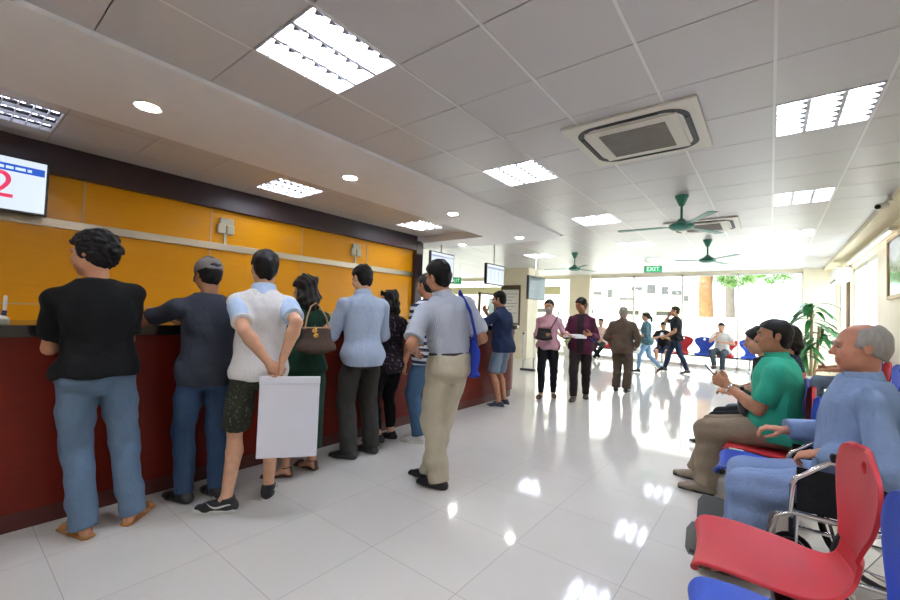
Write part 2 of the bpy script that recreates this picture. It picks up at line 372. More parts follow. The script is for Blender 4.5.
fan('green ceiling fan in front of the smaller air conditioner cassette', -.84, 5.45, 62)
fan('green ceiling fan beyond the smaller air conditioner cassette', -.90, 8.60, 72)
fan('green ceiling fan over the hall right of the dark hanging screen', -3.55, 9.10, 70)

# exit signs
M_GREEN = mat('lit_green_sign', '0c9a55', .4, emit='0c9a55', es=.3); M_SIGNW = mat('sign_white', 'f4fff4', .4, emit='b8e8cc', es=.35); M_CASE = plastic('sign_case', '2f6d50', .5)
def exit_sign(label, x, y, z, rz, w=.42, hgt=.17):
    t = thing('exit_sign', label, 'exit sign', (x, y, z), rz)
    MB().box((-w/2, -.03, -hgt/2), (w/2, .03, hgt/2), .006).build('case', M_CASE, t)
    MB().box((-w/2+.01, -.034, -hgt/2+.01), (w/2-.01, -.03, hgt/2-.01)).build('face', M_GREEN, t)
    text_obj('lettering', 'EXIT', .15, M_SIGNW, t, (0, -.036, 0), (math.radians(90), 0, 0))
    for s_ in (-1, 1): MB().cyl((s_*w*.35, 0, hgt/2), (s_*w*.35, 0, ZC-z), .006, n=8).build('hanger', STEEL, t)
exit_sign('green EXIT sign hanging from the ceiling in the middle of the hall', -2.42, 11.6, 2.65, 8)
exit_sign('small green EXIT sign beside the list screen at the far left', -7.4, 9.6, 2.28, 35, .40, .20)

# screens
M_SCR = mat('lit_screen', '20242a', .25, emit='d8e4f0', es=.62); M_HEAD = mat('screen_blue_header', '1d52b8', .3, emit='1d52b8', es=.5); M_NUM = mat('screen_red_number', 'd6345f', .3, emit='d6345f', es=.5); M_SCRT = mat('screen_pale_text', 'cfe4f4', .3, emit='cfe4f4', es=.45)
M_SCRG = mat('screen_grey_lines', '8d93a8', .3, emit='8d93a8', es=.25); M_OFF = mat('switched_off_screen', '4e5a55', .12, spec=.6); M_BEZ = plastic('black_bezel', '15161a', .3)
def screen(label, x, y0, y1, z0, z1, kind, group=None):
    t = thing('display_screen', label, 'screen', (x, (y0+y1)/2, (z0+z1)/2), 90)           # local +x runs along world +Y, faces +X
    w, h = (y1-y0)/2, (z1-z0)/2
    MB().box((-w, -.0, -h), (w, .06, h), .006).build('bezel', M_BEZ, t)
    MB().box((-w+.022, -.003, -h+.024), (w-.022, .0, h-.022)).build('panel', M_OFF if kind == 'off' else M_SCR, t)
    if kind == 'number':
        MB().box((-w+.03, -.005, h-.155), (w-.035, -.003, h-.085)).build('header_band', M_HEAD, t)
        q = MB(); xx = -w+.08
        for i in range(13): ln = .03+.02*((i*7) % 3); q.box((xx, -.0062, h-.135), (xx+ln, -.005, h-.108)); xx += ln+.012
        q.build('header_text', M_SCRT, t)
        text_obj('number', '2', .36, M_NUM, t, (.17, -.005, -.03), (math.radians(90), 0, 0))
    if kind == 'list':
        q = MB().box((-w+.03, -.005, h-.11), (w-.03, -.003, h-.075))
        for i in range(4): q.box((-w*.55+i*w*.42, -.005, -h*.62), (-w*.55+i*w*.42+.012, -.003, h*.42))
        q.build('table_lines', M_SCRG, t)
    return t, w, h
t, w, h = screen('queue screen showing a red number 2 under a blue header, far left', -5.72, -.30, .68, 2.115, 2.66, 'number'); MB().box((-.12, .05, -.08), (.12, .13, .08)).build('wall_bracket', DARKM, t)
t, w, h = screen('white list screen hanging at the end of the orange wall', -5.55, 6.36, 7.16, 1.97, 2.60, 'list'); MB().cyl((0, .05, h-.05), (0, .05, 2.77-2.285), .02).build('hanging_pole', STEEL, t)
t, w, h = screen('pale list screen hanging above the man in the navy polo', -4.5, 6.88, 7.57, 1.92, 2.354, 'list'); MB().cyl((0, .05, h-.05), (0, .05, ZC-(1.92+2.354)/2), .015).build('hanging_pole', STEEL, t)
t, w, h = screen('dark switched off screen hanging beside the cream pillar', -4.5, 8.71, 9.61, 1.71, 2.28, 'off'); MB().cyl((0, .05, h-.05), (0, .05, ZC-(1.71+2.28)/2), .015).build('hanging_pole', STEEL, t)

# frosted fittings standing on the wall rail
M_FROST = mat('frosted_acrylic', 'b9b49a', .35, spec=.5)
for y, lb in ((2.47, 'frosted fitting on the wall rail above the man in white'), (4.72, 'frosted fitting on the wall rail above the man in the blue shirt')):
    t = thing('rail_fitting', lb, 'wall fitting', (-5.93, y, 2.14), 0, 'frosted fittings on the rail')
    MB().box((-.015, -.02, 0), (.005, .02, .15), .003).build('stem', M_FROST, t)
    MB().box((-.02, -.11, .14), (.03, -.005, .27), .015).box((-.02, .005, .14), (.03, .11, .27), .015).box((-.02, -.085, .25), (.025, .10, .36), .015).build('plaque', M_FROST, t)

# right wall: picture, camera, split unit, pelmet lamp
M_WOODF = plastic('gilt_wood_frame', 'b08d52', .4); M_PIC = mat('glazed_landscape_print', '9fb5a5', .08, spec=.6); g = N(M_PIC)
sx = g.n('SeparateXYZ'); g.l(g.co.outputs['Object'], sx.inputs[0]); nz = g.noise(g.mapping(), 6, 4)
g.base(g.ramp(g.math('ADD', g.math('MULTIPLY', sx.outputs[2], 1.1), g.math('MULTIPLY', nz, .35)), [(.0, '5c7a52'), (.2, '86a878'), (.36, 'c9d4d2'), (.6, 'b9c6d6')]))
t = thing('framed_picture', 'framed landscape picture on the right hand cream wall', 'picture', (XR, 7.62, 2.13), 0)
MB().box((-.035, -.58, -.42), (.0, .58, -.37), .004).box((-.035, -.58, .37), (0, .58, .42), .004).box((-.035, -.58, -.42), (0, -.53, .42), .004).box((-.035, .53, -.42), (0, .58, .42), .004).build('frame', M_WOODF, t)
MB().box((-.02, -.54, -.38), (-.004, .54, .38)).build('print', M_PIC, t)
t = thing('security_camera', 'small white security camera under the ceiling on the right wall', 'camera', (1.04, 6.55, 2.68), 0)
MB().box((-.02, -.03, .05), (.03, .03, .11), .004).build('mount', WHITEP, t); MB().cyl((-.02, 0, .07), (-.06, -.02, .02), .012).build('arm', WHITEP, t, True)
MB().cyl((-.03, .05, .02), (-.11, -.10, -.02), .038, .034).build('body', WHITEP, t, True); MB().cyl((-.11, -.10, -.02), (-.113, -.106, -.0215), .026).build('lens', BLACKP, t, True)
t = thing('wall_air_conditioner', 'white split air conditioner high on the far right wall', 'air conditioner', (1.28, 11.9, 2.40), 0)
MB().box((-.24, -.48, -.15), (0, .48, .15), .03).build('case', WHITEP, t, True); MB().box((-.245, -.44, -.135), (-.15, .44, -.10), .006).build('outlet', M_ACD, t)
t = thing('pelmet_lamp', 'long white strip lamp over the right hand window', 'lamp', (1.24, 9.6, 2.60), 0)
MB().box((-.03, -1.9, .0), (.05, 1.9, .05), .004).build('batten', WHITEP, t); MB().cyl((-.015, -1.85, -.015), (-.015, 1.85, -.015), .016, n=10).build('tube', mat('lit_strip_tube', 'ffffff', .4, emit='fff4e0', es=1.6), t, True)
# ------------------------------------------------------------------ the service counter
M_CNT = mat('red_brown_veneer', '7a1f0e', .36, spec=.2); g = N(M_CNT)
g.base(g.mix(g.noise(g.mapping((1, .6, 7)), 6, 5, .6), '541207', '6c1a0a')); M_SKIRT = plastic('dark_red_skirting', '4c1a12', .45); M_TOP = mat('black_granite_top', '141215', .12, spec=.6); g = N(M_TOP); g.base(g.mix(g.noise(g.mapping(), 160, 2), '0e0d0f', '221f22'))
def cpoly(xf, xb, y0, y1, r):
    arc = [(xf-r+r*math.cos(a), y1-r+r*math.sin(a)) for a in np.linspace(0, math.pi/2, 14)]
    return [(xb, y0), (xf, y0)]+arc+[(xb, y1)]
t = thing('service_counter', 'long red brown service counter with a black stone top along the orange wall', 'counter', (0, 0, 0))
MB().prism(cpoly(-3.30, -3.85, -2.15, 6.20, .45), .0, .11).build('skirting', M_SKIRT, t)
MB().prism(cpoly(-3.275, -3.85, -2.15, 6.22, .46), .11, 1.00).build('front_panel', M_CNT, t)
MB().prism(cpoly(-3.262, -3.85, -2.15, 6.235, .47), 1.00, 1.085).build('upper_band', M_SKIRT if False else M_CNT, t)
MB().prism(cpoly(-3.215, -3.95, -2.15, 6.28, .50), 1.085, 1.15).build('stone_top', M_TOP, t)
# desk pens at the left end
M_BLUEP = plastic('dark_blue_plastic', '1c2c66', .4)
t = thing('desk_pen_stand', 'white desk pen stand with two upright pens on the left counter end', 'pen stand', (-3.40, .235, 1.15))
MB().lathe([(.045, 0), (.05, .01), (.048, .03), (.03, .045), (.01, .048)], n=24).build('base', WHITEP, t, True)
for dy in (-.022, .022):
    MB().cyl((0, dy, .035), (0, dy*1.2, .075), .011).build('pen_holder', M_BLUEP, t, True); MB().lathe([(.004, .06), (.008, .08), (.0085, .15), (.005, .16)], (0, dy*1.2, 0), 12).build('pen', WHITEP, t, True)
# bronze framed glass board standing on the far counter end
M_BRONZE = plastic('bronze_frame', '6b5230', .4); M_TEALG = mat('pale_green_glass', 'a9c4bc', .1, spec=.6)
t = thing('glass_screen', 'bronze framed glass screen standing on the far end of the counter', 'screen', (-3.78, 5.83, 1.15), 0)
MB().box((-.02, -.25, 0), (.02, -.22, .52)).box((-.02, .22, 0), (.02, .25, .52)).box((-.02, -.25, .49), (.02, .25, .52)).box((-.02, -.25, .0), (.02, .25, .03)).build('frame', M_BRONZE, t)
MB().box((-.006, -.22, .03), (.006, .22, .49)).build('glass', GLASS, t); MB().box((-.005, .06, .08), (.009, .2, .44)).build('notice', M_TEALG, t)
# notice board on the pillar
M_PAPER = plastic('white_paper', 'ece9e0', .7, .02); M_BROWNF = plastic('brown_board_frame', '5a4a38', .5); M_GREYT = plastic('grey_print', '8b8a86', .7)
t = thing('notice_board', 'tall brown framed notice board on the cream pillar', 'notice board', (-6.45, 11.3, 1.62), 0)
MB().box((-.34, -.03, -.62), (-.30, 0, .62)).box((.30, -.03, -.62), (.34, 0, .62)).box((-.34, -.03, -.62), (.34, 0, -.54)).box((-.34, -.035, .50), (.34, 0, .64)).build('frame', M_BROWNF, t)
MB().box((-.31, -.015, -.6), (.31, -.002, .6)).build('sheet', M_PAPER, t)
q = MB()
for i in range(9): q.box((-.24, -.018, .36-i*.1), (.24-.09*(i % 3), -.015, .375-i*.1))
q.build('printed_lines', M_GREYT, t)
# metal queue gate frame beyond the counter
t = thing('barrier_frame', 'slim metal U shaped barrier frame on the floor beyond the counter end', 'barrier', (-4.58, 8.95, 0), 15)
MB().tube([(-.13, 0, .86), (-.13, 0, .06), (.13, 0, .06), (.13, 0, .86)], .016).build('tube_frame', STEEL, t, True)
MB().box((-.18, -.07, 0), (.18, .07, .05), .01).build('base', DARKM, t)
for s_ in (-1, 1): MB().cyl((s_*.13, 0, .86), (s_*.13, 0, .91), .024).build('cap', BLACKP, t, True)

# ------------------------------------------------------------------ beam seating
M_RED = plastic('red_plastic', 'b8202c', .5, .05); M_BLU = plastic('blue_plastic', '1a44aa', .5, .05)
PATH = [(.250, .398, .150), (.262, .415, .185), (.255, .432, .205), (.225, .443, .218), (.12, .444, .226), (0, .434, .226), (-.10, .428, .212), (-.18, .430, .175), (-.240, .447, .140), (-.278, .485, .118), (-.295, .54, .112), (-.305, .60, .145), (-.315, .68, .212), (-.322, .76, .246), (-.328, .82, .238), (-.331, .86, .195), (-.334, .884, .12), (-.335, .893, .05)]
def catmull(P, sub):
    P = [np.array(p) for p in P]; out = []
    for i in range(len(P)-1):
        a, b, c, d = P[max(i-1, 0)], P[i], P[i+1], P[min(i+2, len(P)-1)]
        for k in range(sub):
            u = k/sub; out.append(.5*((2*b)+(-a+c)*u+(2*a-5*b+4*c-d)*u*u+(-a+3*b-3*c+d)*u**3))
    return out+[P[-1]]
def shell_mesh(name, pts, hole=None):
    nu = 24; bm = bmesh.new(); rows = []
    for i, (y, z, hw) in enumerate(pts):
        a, b = pts[max(i-1, 0)], pts[min(i+1, len(pts)-1)]; t = Vector((0, b[0]-a[0], b[1]-a[1])).normalized(); nrm_ = Vector((0, -t.z, t.y)) if True else None
        row = []
        for k in range(nu+1):
            u = k/nu*2-1; dish = (u*u)*.022 if z > .55 else (u*u)*.012-(1-u*u)*.010*(1 if y < .2 else .2)
            v = Vector((u*hw, y, z)); n = Vector((0, -t.z, t.y)); n = n if (n.y+n.z) > 0 else -n
            row.append(bm.verts.new(v+n*dish))
        rows.append(row)
    for A, B in zip(rows[:-1], rows[1:]):
        for k in range(nu): bm.faces.new((A[k], A[k+1], B[k+1], B[k]))
    me = bpy.data.meshes.new(name); bm.to_mesh(me); bm.free(); o = bpy.data.objects.new(name, me); COL.objects.link(o)
    s = o.modifiers.new('s', 'SOLIDIFY'); s.thickness = .012; s.offset = 0
    if hole:
        hm = MB().cyl(hole, (hole[0], hole[1]-.12, hole[2]+.01), .021, n=20).build('cut', M_RED); hm.scale = (1.35, 1, 1); hm.location = (0, .06, 0); bpy.context.view_layer.update()
        bo = o.modifiers.new('b', 'BOOLEAN'); bo.object = hm; bo.operation = 'DIFFERENCE'; bo.solver = 'EXACT'
    bv = o.modifiers.new('v', 'BEVEL'); bv.width = .003; bv.segments = 2; bv.limit_method = 'ANGLE'; bv.angle_limit = math.radians(50)
    bpy.context.view_layer.update(); dg = bpy.context.evaluated_depsgraph_get(); out = bpy.data.meshes.new_from_object(o.evaluated_get(dg))
    bpy.data.objects.remove(o)
    if hole: bpy.data.objects.remove(hm)
    for p in out.polygons: p.use_smooth = True
    try: out.set_sharp_from_angle(angle=math.radians(45))
    except Exception: pass
    out.name = name; return out
PATH = [(y*(.86 if y > 0 else .78), z, h) for y, z, h in PATH]; full = catmull(PATH, 4); cutk = 9*4
SEAT_ME = shell_mesh('seat', full[:cutk+1]); BACK_ME = shell_mesh('backrest', full[cutk:], (0, -.255, .825))
SEATS = {}
for nm, m_ in (('r', M_RED), ('b', M_BLU)):
    for base, me in (('seat', SEAT_ME), ('backrest', BACK_ME)):
        c = me.copy(); c.materials.clear(); c.materials.append(m_); SEATS[nm+base] = c
def bench(label, x, y0, cols, rz=90, pitch=.525, group='rows of red and blue plastic seats'):
    """a beam with seats; first seat at y0 (world), next ones along local +x"""
    t = thing('waiting_bench', label, 'bench', (x, y0, 0), rz, group); n = len(cols); L = (n-1)*pitch
    MB().box((-.24, -.06, .345), (L+.24, .0, .39), .006).build('beam', DARKM, t)
    for lx in ((.0, L) if n > 1 else (0,)):
        q = MB().box((lx-.025, -.055, .05), (lx+.025, -.005, .35)).tube([(lx, -.27, .022), (lx, -.1, .05), (lx, .1, .05), (lx, .24, .022)], .021)
        q.build('leg', CHROME if False else STEEL, t, True)
    for i, c in enumerate(cols):
        MB().box((i*pitch-.10, -.14, .385), (i*pitch+.10, .12, .412)).build('seat_bracket', DARKM, t)
        for part in ('seat', 'backrest'):
            o = bpy.data.objects.new(part, SEATS[c+part]); COL.objects.link(o); o.parent = t; o.location = (i*pitch, 0, 0); o['label'] = ('red' if c == 'r' else 'blue')+' plastic '+part
    return t
bench('blue and red plastic seats nearest the camera, empty, beside the wheelchair', .05, 1.43, 'br', 95)
bench('row of blue and red seats where the man in the green polo sits', -.02, 3.14, 'brbrb')
bench('seats by the right hand wall under the crossed legs of a person in black', .93, 6.95, 'brbr')
bench('seats along the far window between the phone user and the white shirt', -.42, 13.45, 'brbrb', 180)
bench('seats along the far window on the left, with the man in pink', -3.55, 13.45, 'brb', 180)

# ------------------------------------------------------------------ wheelchair
M_SLING = fabric('black_nylon', '17171b', .1, .3); M_FOOT = plastic('grey_footplate', '6e706e', .45)
wc = thing('wheelchair', 'black wheelchair with chrome frame between the two seat rows, old man in it', 'wheelchair', (.30, 2.71, 0), 90)
MB().box((-.21, -.20, .455), (.21, .22, .485), .01).build('seat', M_SLING, wc)
MB().box((-.21, -.255, .50), (.21, -.235, .92), .008).build('backrest', M_SLING, wc)
for s_ in (-1, 1):
    X = s_*.235
    MB().tube([(X, -.34, .95), (X, -.27, .93), (X, -.245, .85), (X, -.235, .42), (X, -.23, .16)], .0125).tube([(X, -.235, .45), (X, .22, .45), (X, .27, .42), (X, .34, .18)], .0125).tube([(X, -.235, .22), (X, .20, .22), (X, .20, .45)], .0115).build('frame', CHROME, wc, True)
    a = MB().tube([(X, -.235, .70), (X, -.05, .715), (X, .09, .705), (X, .20, .61), (X, .215, .58), (X, .215, .45)], .0125).build('armrest', CHROME, wc, True)
    MB().box((X-.026, -.20, .712), (X+.026, .09, .748), .012).build('arm_pad', RUBBER, a)
    MB().box((X-.004, -.2, .47), (X+.004, .2, .66), .003).build('side_guard', M_SLING, wc)
    w = MB().tube([(X+s_*.045, -.22+.30*math.cos(q), .30+.30*math.sin(q)) for q in np.linspace(0, 2*math.pi, 40)[:-1]], .016, 8, True).build('rear_wheel', RUBBER, wc, True)
    MB().tube([(X+s_*.075, -.22+.265*math.cos(q), .30+.265*math.sin(q)) for q in np.linspace(0, 2*math.pi, 40)[:-1]], .008, 8, True).build('hand_rim', CHROME, w, True)
    q = MB().cyl((X+s_*.02, -.22, .30), (X+s_*.07, -.22, .30), .03)
    for k in range(12): th = k*math.pi/6; q.cyl((X+s_*.045, -.22, .30), (X+s_*.045, -.22+.29*math.cos(th), .30+.29*math.sin(th)), .0025, n=5)
    q.build('spokes', CHROME, w)
    c = MB().tube([(X, .20+.078*math.cos(q), .092+.078*math.sin(q)) for q in np.linspace(0, 2*math.pi, 24)[:-1]], .014, 8, True).cyl((X-.012, .20, .092), (X+.012, .20, .092), .06).build('caster', RUBBER, wc, True)
    MB().cyl((X, .2, .17), (X, .2, .26), .013).build('caster_fork', DARKM, c)
    MB().tube([(X, .34, .18), (X-s_*.01, .40, .12)], .011).tube([(X-s_*.01, .37, .12), (X-s_*.015, .62, .12)], .009).box((X-.03, .36, .10), (X+.03, .41, .14), .006).build('footrest_bracket', DARKM, wc)
    f = MB().prism([(-.07, 0), (.07, 0), (.085, .03), (.08, .13), (.055, .17), (-.055, .17), (-.08, .13), (-.085, .03)], -.006, .006).build('footplate', M_FOOT, wc); f.location = (X-s_*.02, .555, .10); f.rotation_euler = (math.radians(90), 0, math.radians(90))
MB().cyl((-.235, .05, .30), (.235, .05, .30), .012).build('cross_bar', CHROME, wc)

# ------------------------------------------------------------------ plants
M_LEAF = plastic('dark_green_leaf', '2f6a35', .4, .25, 9); M_LEAF2 = plastic('mid_green_leaf', '5d8f3a', .45, .25, 9); M_CANE = plastic('pale_cane', 'a08c62', .7, .15); M_POT = plastic('glazed_white_pot', 'd9d6cc', .3); M_SOIL = plastic('dark_soil', '2a211a', .95)
def leaf(q, base, d, L, W, droop):
    d = Vector(d).normalized(); side = d.cross(Vector((0, 0, 1))).normalized(); prev = None; n = 6
    for i in range(n+1):
        u = i/n; p = Vector(base)+d*L*u+Vector((0, 0, -droop*L*u*u)); w = W*math.sin(math.pi*min(1, .08+u*.92))**.8
        a, b, c = q.bm.verts.new(p-side*w), q.bm.verts.new(p-Vector((0, 0, .25*w))), q.bm.verts.new(p+side*w)
        if prev: q.bm.faces.new((prev[0], prev[1], b, a)); q.bm.faces.new((prev[1], prev[2], c, b))
        prev = (a, b, c)
def plant(name, label, x, y, hgt, heads, nleaf, L, W, pot=(.2, .38), seed=1, m=None):
    rs = random.Random(seed); t = thing(name, label, 'potted plant', (x, y, 0))
    r, h = pot; MB().lathe([(r*.7, 0), (r*.85, h*.4), (r, h*.9), (r*1.05, h), (r*.95, h), (r*.9, h*.92), (.02, h*.92)], n=28).build('pot', M_POT, t, True)
    MB().lathe([(r*.9, h*.9), (r*.6, h*.94), (.01, h*.95)], n=20).build('soil', M_SOIL, t)
    for k, (dx, dy, hz) in enumerate(heads):
        MB().tube([(dx*.3, dy*.3, h*.9), (dx*.7, dy*.7, hz*.6), (dx, dy, hz)], .025).build('cane', M_CANE, t, True)
        q = MB()
        for i in range(nleaf):
            a = rs.uniform(0, 6.28); z = hz-rs.uniform(0, .55)*.6; el = rs.uniform(-.1, 1.0)
            leaf(q, (dx, dy, z), (math.cos(a), math.sin(a), el), L*rs.uniform(.7, 1.1), W*rs.uniform(.8, 1.1), rs.uniform(.5, 1.0))
        q.build('foliage', m or M_LEAF, t, True)
plant('potted_dracaena', 'tall potted corn plant with dark drooping leaves by the right windows', .62, 10.4, 1.8, [(0, 0, 1.72), (.12, .08, 1.30), (-.1, .05, 1.05)], 26, .52, .05, seed=3)
plant('potted_plant', 'bushy potted plant in front of the cream column at the left far side', -5.15, 12.9, 1.2, [(0, 0, 1.25), (.1, .05, .95), (-.1, .0, .8)], 26, .38, .035, seed=8, m=M_LEAF2)
# ------------------------------------------------------------------ beyond the glass
M_BARK = plastic('warm_tree_bark', '86623f', .9, .25, 5); M_BARK2 = plastic('grey_tree_bark', '6a625a', .9, .2, 5); M_LEAFO = plastic('sunlit_foliage', '6c9a44', .6, .35, 1.5); M_AWN = plastic('pale_yellow_awning', 'efe3ae', .8); M_SGN = plastic('grey_sign_letters', '4b4d50', .8)
def tree(label, x, y, r, h, bark, cz, cr, seed, n=900):
    rs = random.Random(seed); t = thing('street_tree', label, 'tree', (x, y, -.05))
    MB().tube([(0, 0, 0), (.02, 0, h*.3), (-.03, 0, h*.6), (.05, .0, h)], [r*1.25, r, r*.95, r*.8], 16).build('trunk', bark, t, True)
    q = MB()
    for i in range(n):
        v = Vector((rs.gauss(0, 1), rs.gauss(0, 1), rs.gauss(0, 1))).normalized()*rs.uniform(.3, 1)**.5
        p = Vector((cr[3]+v.x*cr[0], v.y*cr[1], cz+v.z*cr[2])); a = rs.uniform(0, 6.28)
        leaf(q, p, (math.cos(a), math.sin(a), rs.uniform(-.5, .3)), rs.uniform(.10, .2), rs.uniform(.03, .055), .4)
    q.build('crown', M_LEAFO, t); return t
tree('thick brown street tree trunk outside the far window', -2.12, 20.0, .27, 4.6, M_BARK, 3.35, (.75, .9, .5, 1.0), 4, 900)
tree('thin grey street tree trunk outside the far window, right of the brown one', -1.45, 22.6, .19, 5.0, M_BARK2, 3.75, (.9, .9, .55, 1.5), 6, 900)
M_FAC = plastic('white_facade', 'e4e2dc', .8, .04)
b = thing('street_building', 'white building front across the street behind the garden wall', 'building', (0, 30, -.05))
MB().box((-40, 0, 0), (-3.9, 6, 9)).build('front_wall', M_FAC, b); MB().box((-18, -1.2, 2.2), (-4.2, 0, 2.55)).build('awning', M_AWN, b)
q = MB(); rs = random.Random(5)
for xx, ww, hh, zz in ((-10.2, .55, .25, 4.1), (-9.2, .3, .6, 3.9), (-7.6, .7, .25, 4.4), (-6.6, .5, .6, 4.2), (-5.7, .4, .5, 4.15), (-5.1, .55, .3, 4.1), (-8.4, .9, .15, 3.75), (-11.8, .35, .4, 3.9), (-4.5, .35, .35, 3.7)): q.box((xx, -.06, zz-1.0), (xx+ww, 0, zz-1.0+hh))
q.build('sign_letters', M_SGN, b)
q = MB()
for xx in (-15, -11.5, -8.4, -6.0): q.box((xx, -.04, 1.45), (xx+1.3, 0, 2.0))
q.build('shop_window', M_SGN, b)
# ------------------------------------------------------------------ implicit-surface modelling
V3 = lambda *a: np.array(a, dtype=np.float64)
def nrm(v):
    v = np.asarray(v, float); return v/(np.linalg.norm(v)+1e-12)
def rotm(axis, deg):
    return np.array(Matrix.Rotation(math.radians(deg), 3, Vector(axis)))

class Field:
    """a list of solids blended into one skin, meshed with surface nets"""
    def __init__(s): s.p = []
    def add(s, fn, lo, hi, k=.02, op='u'): s.p.append((fn, np.asarray(lo, float), np.asarray(hi, float), k, op))
    def seg(s, a, b, wa, da, wb=None, db=None, lat=(1, 0, 0), k=.02, fa=False, fb=False, op='u'):
        a = np.asarray(a, float); b = np.asarray(b, float)
        wb = wa if wb is None else wb; db = da if db is None else db
        L = np.linalg.norm(b-a)+1e-9; ax = (b-a)/L
        lat = np.asarray(lat, float); lat = lat-ax*(lat@ax)
        if np.linalg.norm(lat) < 1e-4: lat = np.cross(ax, [.3, .9, .2])
        lat = nrm(lat); dep = np.cross(ax, lat)
        def fn(P):
            q = P-a; t = q@ax; tc = np.clip(t, 0, L); u = q@lat; v = q@dep; e = t-tc; f = tc/L
            w = wa+(wb-wa)*f; d = da+(db-da)*f; r = np.minimum(w, d)
            ec = e
            if fa: ec = np.where(e < 0, 0, ec)
            if fb: ec = np.where(e > 0, 0, ec)
            D = (np.sqrt((u/w)**2+(v/d)**2+(ec/r)**2)-1)*r
            if fa: D = np.maximum(D, -t)
            if fb: D = np.maximum(D, t-L)
            return D
        R = max(wa, wb, da, db)
        s.add(fn, np.minimum(a, b)-R, np.maximum(a, b)+R, k, op)
    def cap(s, a, b, ra, rb=None, k=.02, fa=False, fb=False, op='u'):
        rb = ra if rb is None else rb
        s.seg(a, b, ra, ra, rb, rb, k=k, fa=fa, fb=fb, op=op)
    def chain(s, pts, rad, k=.01, **kw):
        for i in range(len(pts)-1): s.cap(pts[i], pts[i+1], rad[i], rad[i+1], k=k, **kw)
    def ell(s, c, r, F=None, k=.02, op='u'):
        c = np.asarray(c, float); r = np.asarray(r, float); F = np.eye(3) if F is None else F   # rows = axes
        m = r.min()
        def fn(P):
            q = (P-c)@F.T/r; return (np.sqrt((q*q).sum(-1))-1)*m
        R = r.max(); s.add(fn, c-R, c+R, k, op)
    def plane(s, n, p0, k=0.004):
        n = nrm(n); p0 = np.asarray(p0, float)
        s.p.append((lambda P: (P-p0)@n, None, None, k, 'clip'))
    def wrinkle(s, amp, freq=(40, 40, 25), seed=0, bias=0.):
        rs = np.random.RandomState(seed); W = rs.randn(9, 3)*np.array(freq); ph = rs.rand(9)*6.3
        def fn(P):
            x = P+.03*np.sin(P[..., ::-1]*13+seed)+.012*np.sin(P[..., [1, 2, 0]]*37)
            return amp*sum(np.sin(x@W[i]+ph[i]) for i in range(9))/3.-amp*bias
        s.p.append((fn, None, None, 0, 'disp'))
    def mesh(s, res):
        lo = np.min([p[1] for p in s.p if p[1] is not None and p[4] == 'u'], 0)-2.5*res-.012
        hi = np.max([p[2] for p in s.p if p[2] is not None and p[4] == 'u'], 0)+2.5*res+.012
        n = np.ceil((hi-lo)/res).astype(int)+1
        ax = [lo[i]+res*np.arange(n[i]) for i in range(3)]
        D = np.full(n, .25)
        for fn, l, h, k, op in s.p:
            if l is None:
                near = np.abs(D) < 4*res+.03
                idx = np.nonzero(near); P = np.stack([ax[i][idx[i]] for i in range(3)], -1)
                f = fn(P); d = D[idx]
                if op == 'disp': D[idx] = d+f
                else:
                    # clip everything outside, blend near
                    full = np.nonzero(D < .2); Pf = np.stack([ax[i][full[i]] for i in range(3)], -1)
                    D[full] = np.maximum(D[full], fn(Pf))
                continue
            m = k+2*res+.01
            i0 = np.clip(np.floor((l-m-lo)/res).astype(int), 0, n-1); i1 = np.clip(np.ceil((h+m-lo)/res).astype(int)+1, 1, n)
            if (i1 <= i0).any(): continue
            sl = tuple(slice(i0[i], i1[i]) for i in range(3))
            P = np.stack(np.meshgrid(*[ax[i][sl[i]] for i in range(3)], indexing='ij'), -1)
            d = fn(P); A = D[sl]
            if op == 'u':
                hh = np.clip(.5+.5*(A-d)/max(k, 1e-6), 0, 1); D[sl] = A+(d-A)*hh-k*hh*(1-hh)
            else:                                   # carve
                d = -d; hh = np.clip(.5-.5*(A-d)/max(k, 1e-6), 0, 1); D[sl] = A+(d-A)*hh+k*hh*(1-hh)
        for a in range(3):
            for e in (0, -1):
                ix = [slice(None)]*3; ix[a] = e; D[tuple(ix)] = np.maximum(D[tuple(ix)], .01)
        return nets(D, lo, res)

